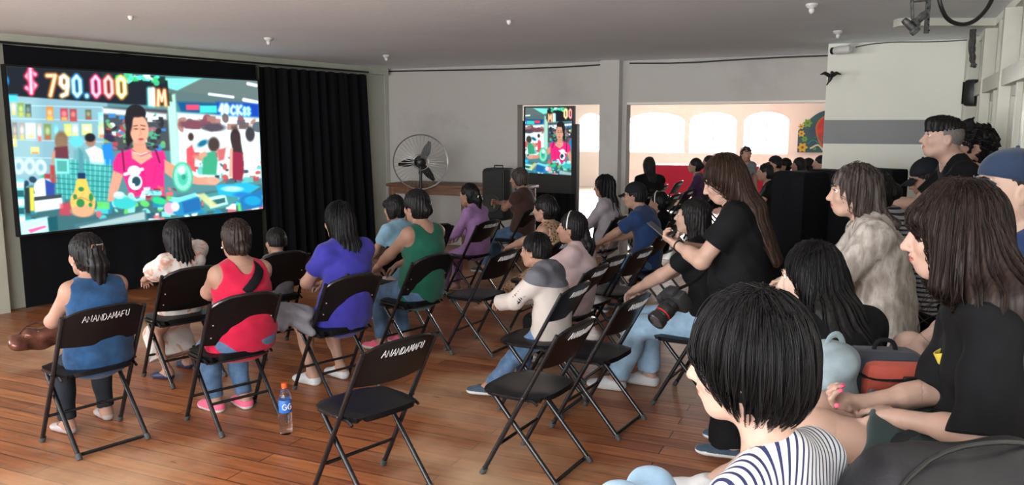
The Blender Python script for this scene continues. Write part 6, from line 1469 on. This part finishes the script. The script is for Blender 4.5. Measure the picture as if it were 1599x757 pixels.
# security camera on the partition
p = PD(1316, 78, 8.3); t = thing('security_camera', 'small white security camera at the top of the partition', 'camera', p, radians(-60))
mb = MB(); mb.lathe([(0, -.10), (.035, -.10), (.042, -.06), (.042, .08), (.03, .095), (0, .095)], n=16, rot=Ry(pi/2)); mb.build('housing', M_WPL, t)
mb = MB(); mb.lathe([(0, -.128), (.036, -.128), (.036, -.095), (0, -.09)], n=16, rot=Ry(pi/2)); mb.build('lens', M_METB, t)
mb = MB(); mb.tube([(.04, 0, .03), (.06, .06, .06), (.08, .12, .06)], .010, 8); mb.build('bracket', M_WPL, t)
def wallcable(label, pts, r=.006):
    mb = MB(); mb.tube(pts, r, 6, smoothpath=1); tag(mb.build('cable', M_METB), label, 'cable')
def onP(px, py, off=.03): s_ = hit(PA0, PAd, px); q = at(PA0, PAd, s_, zon(PA0, PAd, px, py)); return q+Vector((PAd.y, -PAd.x, 0))*off
wallcable('thin dark cable running along the top of the partition from the camera', [onP(x, y) for x, y in ((1322, 74), (1345, 69), (1380, 66), (1420, 66), (1460, 65), (1500, 62))], .005)
def onB(px, py, off=.03): s_ = hit(BW0, BW, px); return at(BW0, BW, s_, zon(BW0, BW, px, py))-nB*off
wallcable('thin sagging cable along the top of the white back wall', [onB(x, y) for x, y in ((602, 112), (640, 111), (760, 109), (860, 106), (930, 102), (938, 101))], .010)
wallcable('thin cable along the wall above the wide opening', [onB(x, y) for x, y in ((980, 99), (1060, 99), (1150, 93), (1230, 89), (1288, 87))], .010)
# carved bird hanging on the partition edge
p = PD(1297, 121, 8.3); t = thing('bird_ornament', 'small black bird ornament with spread wings on the partition edge', 'ornament', p)
BB = [Ell((0, 0, 0), (.022, .02, .042), np.array(Ry(.35)), .01), Ell((.01, 0, .048), (.016, .015, .018), None, .01), Seg((.02, 0, .052), (.042, 0, .05), .006, .002, .005), Seg((-.01, 0, -.03), (-.035, 0, -.075), .013, .006, .01)]
solid('body', BB, .004, M_METB, t)
for k in (-1, 1): solid('wing', [ESeg((k*.01, 0, .015), (k*.06, 0, .045), (.022, .006), (.018, .005), (0, 0, 1), .008), ESeg((k*.06, 0, .045), (k*.105, 0, .03), (.016, .005), (.006, .003), (0, 0, 1), .008)], .004, M_METB, t)
# wall loudspeaker and cable bundle on the corner column
p = PD(1519, 145, 7.45); t = thing('wall_speaker', 'small black wall speaker on the cream corner column', 'speaker', p, radians(-60))
mb = MB(); mb.box((0, 0, 0), (.12, .13, .24), bev=.03); mb.build('cabinet', M_METB, t); mb = MB(); mb.grid(lambda u, v: Vector((-.065, (u-.5)*.10, (v-.5)*.20)), 4, 8, thick=.006); mb.build('grille', mat('speaker_grille', (.02, .02, .02), .6), t)
rs = random.Random(2); t = thing('cable_bundle', 'thick bundle of dark cables hanging at the corner column', 'cables', PD(1520, 60, 7.3))
for k in range(7):
    o = [Vector((rs.uniform(-.03, .03), rs.uniform(-.03, .03), z+rs.uniform(-.02, .02))) for z in (.16, .08, 0, -.09, -.17, -.24)]; o[-1] = o[-1]*.6+Vector((.02, 0, -.10)); mb = MB(); mb.tube(o, .013, 6, smoothpath=2); mb.build('cable', mat('worn_grey_cable', (.07, .065, .06), .6, var=.5, vscale=30), t)
# loose cable drooping from the ceiling
pts = [PD(1465, -8, 4.6), PD(1470, 14, 4.6), PD(1480, 32, 4.65), PD(1502, 40, 4.7), PD(1524, 33, 4.75), PD(1543, 12, 4.8), PD(1552, -8, 4.8)]
mb = MB(); mb.tube(pts, .012, 8, smoothpath=3); tag(mb.build('hanging_cable', M_METB), 'thick black cable drooping from the ceiling in a loop', 'cable')
# stage lights hanging from a perforated strip
p = PD(1436, 12, 4.9); p = Vector((p.x, p.y, CZ)); t = thing('spotlight_rig', 'pair of small metal spotlights hanging from a perforated ceiling strip', 'spotlight', p)
M_RIG = mat('scuffed_rig_metal', (.14, .14, .14), .35, metal=.6, var=.5, vscale=40)
def rp(px, py, dy=0): return PD(px, py, p.y+dy)-p
zs_ = rp(1446, 2).z
mb = MB(); a, b = rp(1446, 0), rp(1450, 52); mb.box((a+b)/2, (.026, .012, (a-b).length)); 
for k in range(6): q = a.lerp(b, (k+.5)/6); mb.ball(q+Vector((0, -.008, 0)), .006, 6, mi=1)
mb.tube([a, Vector((a.x, a.y, 0))], .008, 6); mb.build('perforated_strip', [M_RIG, M_METB], t)
mb = MB(); mb.tube([Vector((rp(1424, 0).x, 0, 0)), rp(1424, 4), rp(1425, 30)], .010, 6); mb.tube([rp(1424, 3), rp(1446, 1)], .006, 6); mb.build('arm', M_RIG, t)
for (x0, y0, x1, y1) in ((1411, 31, 1431, 50), (1446, 20, 1427, 38)):
    a, b = rp(x0, y0), rp(x1, y1); d_ = (b-a).normalized(); mb = MB(); L_ = (b-a).length; rot = d_.to_track_quat('Z', 'Y').to_matrix()
    mb.lathe([(0, 0), (.018, .0), (.022, .02), (.022, L_*.7), (.030, L_*.78), (.030, L_), (.022, L_), (.020, L_*.85), (0, L_*.85)], a, 16, rot); mb.build('lamp_head', M_RIG, t)

# painted mural panel between the arches of the far hall
def mural():
    s0, s1 = hit(FW0, FWd, 1242), hit(FW0, FWd, 1332); z0, z1 = zon(FW0, FWd, 1270, 238), zon(FW0, FWd, 1320, 172)
    o = at(FW0, FWd, s0, z0)-nF*.05; w, hh = s1-s0, z1-z0; t = thing('mural_panel', 'arched painted panel with a red shape on dark blue and yellow flowers', 'painting', o, AB)
    def arch(x): return hh*(.52+.48*sin(pi*min(1, max(0, x/w))))
    def layer(nm, poly, yy, m, dep=.008): mb = MB(); mb.prism(poly, (0, yy, 0), Vector((1, 0, 0)), Vector((0, 0, 1)), Vector((0, -1, 0)), dep); mb.build(nm, m, t, smooth=False)
    layer('board', [(0, 0), (w, 0)]+[(w-w*i/20, arch(w-w*i/20)) for i in range(21)], 0, mat('mural_dark_blue', (.02, .055, .12), .6, col2=(.03, .12, .11), vscale=3), .03)
    hc = (w*.60, hh*.58)
    def drop(k): return [(hc[0]+k*(.27*w)*sin(a)*(1-.35*(1-cos(a))/2*0), hc[1]+k*.30*hh*(cos(a)+(-.55 if cos(a) < -.2 else 0)*(-cos(a)-.2)*1.6)) for a in np.linspace(0, 2*pi, 29)[:-1]]
    layer('heart_border', drop(1.12), -.032, mat('mural_orange', (.42, .13, .05), .6), .004); layer('heart', drop(1.0), -.037, mat('mural_red', (.42, .035, .03), .6, var=.3, vscale=5), .004)
    Y = mat('mural_yellow', (.55, .42, .05), .6); Gn = mat('mural_green', (.12, .35, .06), .6)
    for (x, z, r, m) in ((.09, .12, .10, Y), (.06, .45, .07, Y), (.05, .62, .06, Y), (.16, .70, .09, Gn), (.12, .32, .06, Gn), (.30, .10, .04, Gn)):
        layer('flower', [(x*w+r*hh*(1+.22*cos(6*a))*cos(a), z*hh+r*hh*(1+.22*cos(6*a))*sin(a)) for a in np.linspace(0, 2*pi, 37)[:-1]], -.034, m, .005)
        layer('flower_centre', [(x*w+r*.35*hh*cos(a), z*hh+r*.35*hh*sin(a)) for a in np.linspace(0, 2*pi, 13)[:-1]], -.040, mat('mural_brown', (.22, .09, .02), .6), .003)
    mb = MB(); mb.tube([(w*(.22+.30*u), -.036, hh*(.10+.16*sin(u*5)*u+.05*u)) for u in np.linspace(0, 1, 14)], .022, 6); mb.build('scroll', mat('mural_white', (.6, .62, .58), .6), t)
    for k in range(4): mb = MB(); mb.tube([(w*(.18+.1*k+.25*u), -.036, hh*(.20+.07*k+.10*sin(u*4+k))) for u in np.linspace(0, 1, 10)], .012, 6); mb.build('wave_line', mat('mural_teal', (.03, .22, .22), .6), t)
mural()

# ------------------------------------------------------------------ things people carry
PEOPLE = {}
for o in list(COL.objects):
    if o.get('category') == 'person': PEOPLE[o['label']] = o
def handbag():
    c = PD(58, 528, 4.45); t = thing('handbag', 'shiny bronze handbag on the lap of the woman in sleeveless blue', 'handbag', c, radians(45))
    m = mat('bronze_patent_leather', (.13, .05, .035), .22, metal=.4, var=.4, vscale=14, bump=.5, bscale=20)
    solid('body', [ESeg((-.10, 0, 0), (.10, 0, 0), (.055, .05), (.055, .05), (0, 0, 1), .04), Fold(.010, 38, 1)], .006, m, t)
    mb = MB(); mb.tube([(-.09, 0, .04), (-.05, .01, .085), (.03, .015, .09), (.09, 0, .045)], .006, 8, smoothpath=2); mb.build('handle', m, t)
    mb = MB(); mb.tube([(-.08, -.03, .03), (0, -.035, .045), (.08, -.03, .03)], .004, 6); mb.build('zip', mat('brass_zip', (.4, .25, .1), .3, metal=1), t)
handbag()
# water bottle on the floor
c = G(447, 676, 0); t = thing('water_bottle', 'clear plastic water bottle with blue label and orange cap on the floor', 'bottle', c, radians(20))
M_PET = mat('clear_plastic', (.9, .95, 1), .05, trans=1, ior=1.33); hb = .30
mb = MB(); mb.lathe([(0, 0), (.030, 0), (.036, .008), (.036, .05), (.033, .06), (.036, .07), (.036, .11), (.034, .13), (.034, .20), (.036, .205), (.034, .225), (.018, .262), (.014, .27), (.014, .285), (0, .285)], n=28); mb.build('bottle_body', M_PET, t)
mb = MB(); mb.lathe([(.0355, .130), (.0362, .132), (.0362, .203), (.0355, .205)], n=28); mb.build('label_band', mat('blue_bottle_label', (.02, .10, .45), .4, col2=(.05, .2, .6), vscale=12), t)
mb = MB(); mb.lathe([(0, .272), (.0165, .272), (.017, .280), (.0165, .300), (.0, .302)], n=20); mb.build('bottle_cap', mat('orange_cap', (.75, .10, .02), .4), t)
mb = MB(); st, w_ = strokes('G')
for a0_ in (-1.75, -.9):
    for s_ in st: mb.tube([(.0372*cos(a0_+(x-.4)*.75), .0372*sin(a0_+(x-.4)*.75), .150+.035*z) for x, z in s_], .0030, 5)
mb.build('label_lettering', mat('white_label_print', (.75, .75, .78), .5), t)
def wpt(root, v): return Vector(root.location)+Rz(root.rotation_euler[2])@Vector(v)
# phone in the photographer's hands
rt, pp = ph; a = (Vector(pp.wr[0])+Vector(pp.hands[0]['d'])*.11+Vector(pp.wr[1])+Vector(pp.hands[1]['d'])*.11)/2+Vector((-.02, .03, .035)); w = wpt(rt, a)
t = thing('phone', 'dark smartphone held up by the standing woman in black', 'phone', w, rt.rotation_euler[2])
rot = Rx(radians(38)); mb = MB(); mb.box((0, 0, 0), (.074, .150, .009), rot=rot, bev=.004); mb.build('phone_case', mat('dark_phone_case', (.02, .02, .022), .35), t)
mb = MB(); mb.box(rot@Vector((0, 0, .0052)), (.066, .138, .001), rot=rot); mb.build('glass_screen', mat('phone_glass', (.05, .05, .055), .08), t)
mb = MB(); q = Vector(pp.wr[0])-Vector(pp.hands[0]['d'])*.01; d_ = (Vector(pp.wr[0])-Vector(pp.el[0])).normalized(); u_ = d_.orthogonal().normalized(); v_ = d_.cross(u_)
mb.tube([q-d_*.01+u_*.030*cos(x)+v_*.030*sin(x) for x in np.linspace(0, 2*pi, 21)[:-1]], .005, 6, closed=True); mb.build('bracelet', M_METB, rt)
# big camera hanging at her hip
c = PD(1056, 468, 3.82); tip = PD(1018, 508, 3.74); t = thing('dslr_camera', 'black camera with a long lens hanging at the hip of the photographer', 'camera', c)
ax = (tip-c).normalized(); rot = ax.to_track_quat('Z', 'X').to_matrix(); L_ = (tip-c).length
mb = MB(); mb.box((0, 0, 0), (.105, .145, .065), rot=rot, bev=.014); mb.box(rot@Vector((.055, 0, .0)), (.035, .07, .06), rot=rot, bev=.012); mb.box(rot@Vector((-.01, .07, .02)), (.10, .04, .06), rot=rot, bev=.014); mb.build('camera_body', mat('camera_rubber', (.015, .015, .016), .5, bump=.3, bscale=300), t)
mb = MB(); mb.lathe([(0, .02), (.040, .02), (.042, .035), (.040, .06), (.044, .065), (.044, .095), (.041, .10), (.041, .125), (.046, .13), (.048, .16), (.043, .165), (.041, .158), (0, .15)], n=28, rot=rot); mb.build('lens', mat('lens_barrel', (.012, .012, .012), .3), t)
mb = MB(); mb.lathe([(.0412, .103), (.0425, .104), (.0425, .108), (.0412, .109)], n=28, rot=rot); mb.build('red_ring', mat('red_lens_ring', (.5, .02, .02), .4), t)
mb = MB(); mb.lathe([(0, .156), (.036, .156), (.036, .158), (0, .159)], n=24, rot=rot); mb.build('front_glass', mat('phone_glass', (.05, .05, .055), .08), t)
sh = wpt(rt, tuple(Vector(pp.sh[0])+Vector(pp.F)*.05+Vector((0, 0, .06)))); md = wpt(rt, tuple(Vector(pp.waist)+Vector(pp.F)*.16-Vector(pp.X)*.10))
mb = MB(); mb.tube([Vector((0, 0, .05)), (md-c)*1.0, sh-c], .010, 6, flat=(1, 0, 0), smoothpath=3); mb.build('strap', M_METB, t)
# grey hoodie on the lap of the woman in violet-blue
c = PD(462, 497, 5.0); t = thing('hoodie', 'crumpled pale grey hoodie on the lap of the woman in violet-blue', 'garment', c, radians(40))
solid('body', [ESeg((-.06, 0, .05), (.05, .02, 0), (.07, .06), (.09, .07), (0, 1, 0), .05), ESeg((.04, .0, .02), (.08, -.02, -.10), (.06, .05), (.045, .03), (0, 1, 0), .04), ESeg((-.06, 0, .04), (-.10, -.01, -.05), (.05, .04), (.035, .03), (0, 1, 0), .04), Fold(.012, 34, 4)], .006, cloth_mat('hoodie_grey', (.22, .22, .25), var=.15), t)
# red and dark backpack standing on the near bench
def pack(label, c, rz, w, hgt, dep, mbody, mpan, kind):
    t = thing('backpack' if kind == 'pack' else 'shoulder_bag', label, 'backpack' if kind == 'pack' else 'bag', c, rz)
    return t
c = PD(1375, 600, 2.44); base_z = .565
t = thing('backpack', 'dark backpack with a rust-red front pocket and black buckle strap', 'backpack', (c.x, c.y, base_z), radians(-6))
top_z = PD(1375, 545, 2.44).z; hz_ = top_z-base_z
M_BPK = cloth_mat('slate_nylon', (.03, .035, .05), .6); M_RUST = cloth_mat('rust_red_canvas', (.40, .075, .05), .75, bump=.15)
mb = MB(); mb.box((0, 0, hz_/2), (.25, .16, hz_), bev=.045); mb.build('body', M_BPK, t)
mb = MB(); mb.box((.018, -.080, hz_-.115), (.205, .07, .20), bev=.038); mb.build('front_pocket', M_RUST, t)
mb = MB(); mb.tube([(-.11, -.07, hz_-.052), (-.06, -.118, hz_-.066), (.07, -.122, hz_-.060), (.125, -.07, hz_-.052)], .011, 8, flat=(0, 0, 1), smoothpath=2); mb.build('strap', M_STRAP, t)
mb = MB(); mb.box((.04, -.124, hz_-.062), (.04, .012, .026), bev=.004); mb.build('buckle', M_METB, t)
mb = MB(); mb.tube([(-.03, 0, hz_-.01), (-.02, 0, hz_+.03), (.03, 0, hz_+.03), (.04, 0, hz_-.01)], .007, 8, smoothpath=2); mb.build('handle', M_STRAP, t)
# pale denim bag leaning on the black-haired woman
c = PD(1300, 575, 2.36)
t = thing('denim_bag', 'pale grey-blue denim bag between the black-haired woman and the backpack', 'bag', (c.x, c.y, .565), radians(20))
hz_ = PD(1298, 540, 2.36).z-.565
solid('body', [ESeg((0, 0, .04), (.0, 0, hz_-.05), (.12, .06), (.09, .05), (1, 0, 0), .04), ESeg((-.05, -.02, hz_-.14), (-.07, -.03, hz_-.30), (.05, .04), (.05, .035), (1, 0, 0), .04), Fold(.014, 24, 5)], .006, cloth_mat('washed_pale_denim', (.28, .35, .38), var=.25), t)
mb = MB(); mb.tube([(-.03, 0, hz_-.03), (-.025, 0, hz_+.03), (.02, 0, hz_+.04), (.045, 0, hz_-.02)], .010, 8, flat=(0, 1, 0), smoothpath=2); mb.build('strap', cloth_mat('washed_pale_denim', (.28, .35, .38)), t)
# black shoulder bag at the lower right
c = PD(1470, 720, 1.42)
t = thing('black_bag', 'large black bag in the lower right corner nearest the camera', 'bag', (c.x, c.y, .80), ABn-radians(62))
zt_ = PD(1470, 690, 1.42).z-.80
M_BAG = mat('black_nylon_bag', (.012, .012, .014), .42, bump=.35, bscale=18, spec=.5)
solid('body', [ESeg((-.10, 0, .11), (.16, .0, .11), (.15, zt_-.12), (.16, zt_-.11), (0, 1, 0), .05, rz=.09), Fold(.006, 20, 6)], .006, M_BAG, t)
mb = MB(); mb.tube([(-.16, -.10, zt_-.08), (-.05, -.05, zt_+.004), (.12, -.02, zt_+.012), (.24, .0, zt_-.03)], .005, 8, smoothpath=2); mb.build('zip', M_METB, t)
mb = MB(); mb.tube([(-.15, -.09, zt_-.10), (-.08, .02, zt_+.0), (-.0, .10, zt_-.02)], .013, 8, flat=(0, 0, 1), smoothpath=2); mb.build('strap', M_STRAP, t)
# mauve cup in the hands beside the capped man
c = PD(1412, 362, 4.15); t = thing('mauve_pouch', 'small mauve pouch held beside the capped man', 'pouch', c, radians(30))
solid('body', [ESeg((0, 0, -.05), (.02, 0, .03), (.04, .02), (.035, .015), (1, 0, 0), .02), Fold(.003, 40, 1)], .006, cloth_mat('mauve_cloth', (.11, .025, .06)), t)
# shirt print
rt, pp = P36
mb = MB(); ctr = Vector(pp.chest)+Vector(pp.F)*(.135); X_ = Vector(pp.X); U_ = Vector(pp.U2)
def prt(u, v, w=.10, h=.12, du=0): return ctr+X_*((u-.5)*w)+U_*((v-.5)*h-.05+du)-Vector(pp.F)*((u-.5)**2*.12)+Vector(pp.F)*.012
for nm, w_, h_, du, m in (('white_print', .12, .09, -.055, mat('white_shirt_print', (.65, .65, .66), .7)), ('red_print', .15, .06, .02, mat('red_shirt_print', (.5, .02, .03), .7, col2=(.05, .01, .01), vscale=60)), ('yellow_print', .06, .03, .08, mat('yellow_shirt_print', (.6, .45, .05), .7))):
    mb = MB(); mb.grid(lambda u, v: prt(u, v, w_, h_, du), 10, 6, thick=.004); mb.build(nm, m, rt)
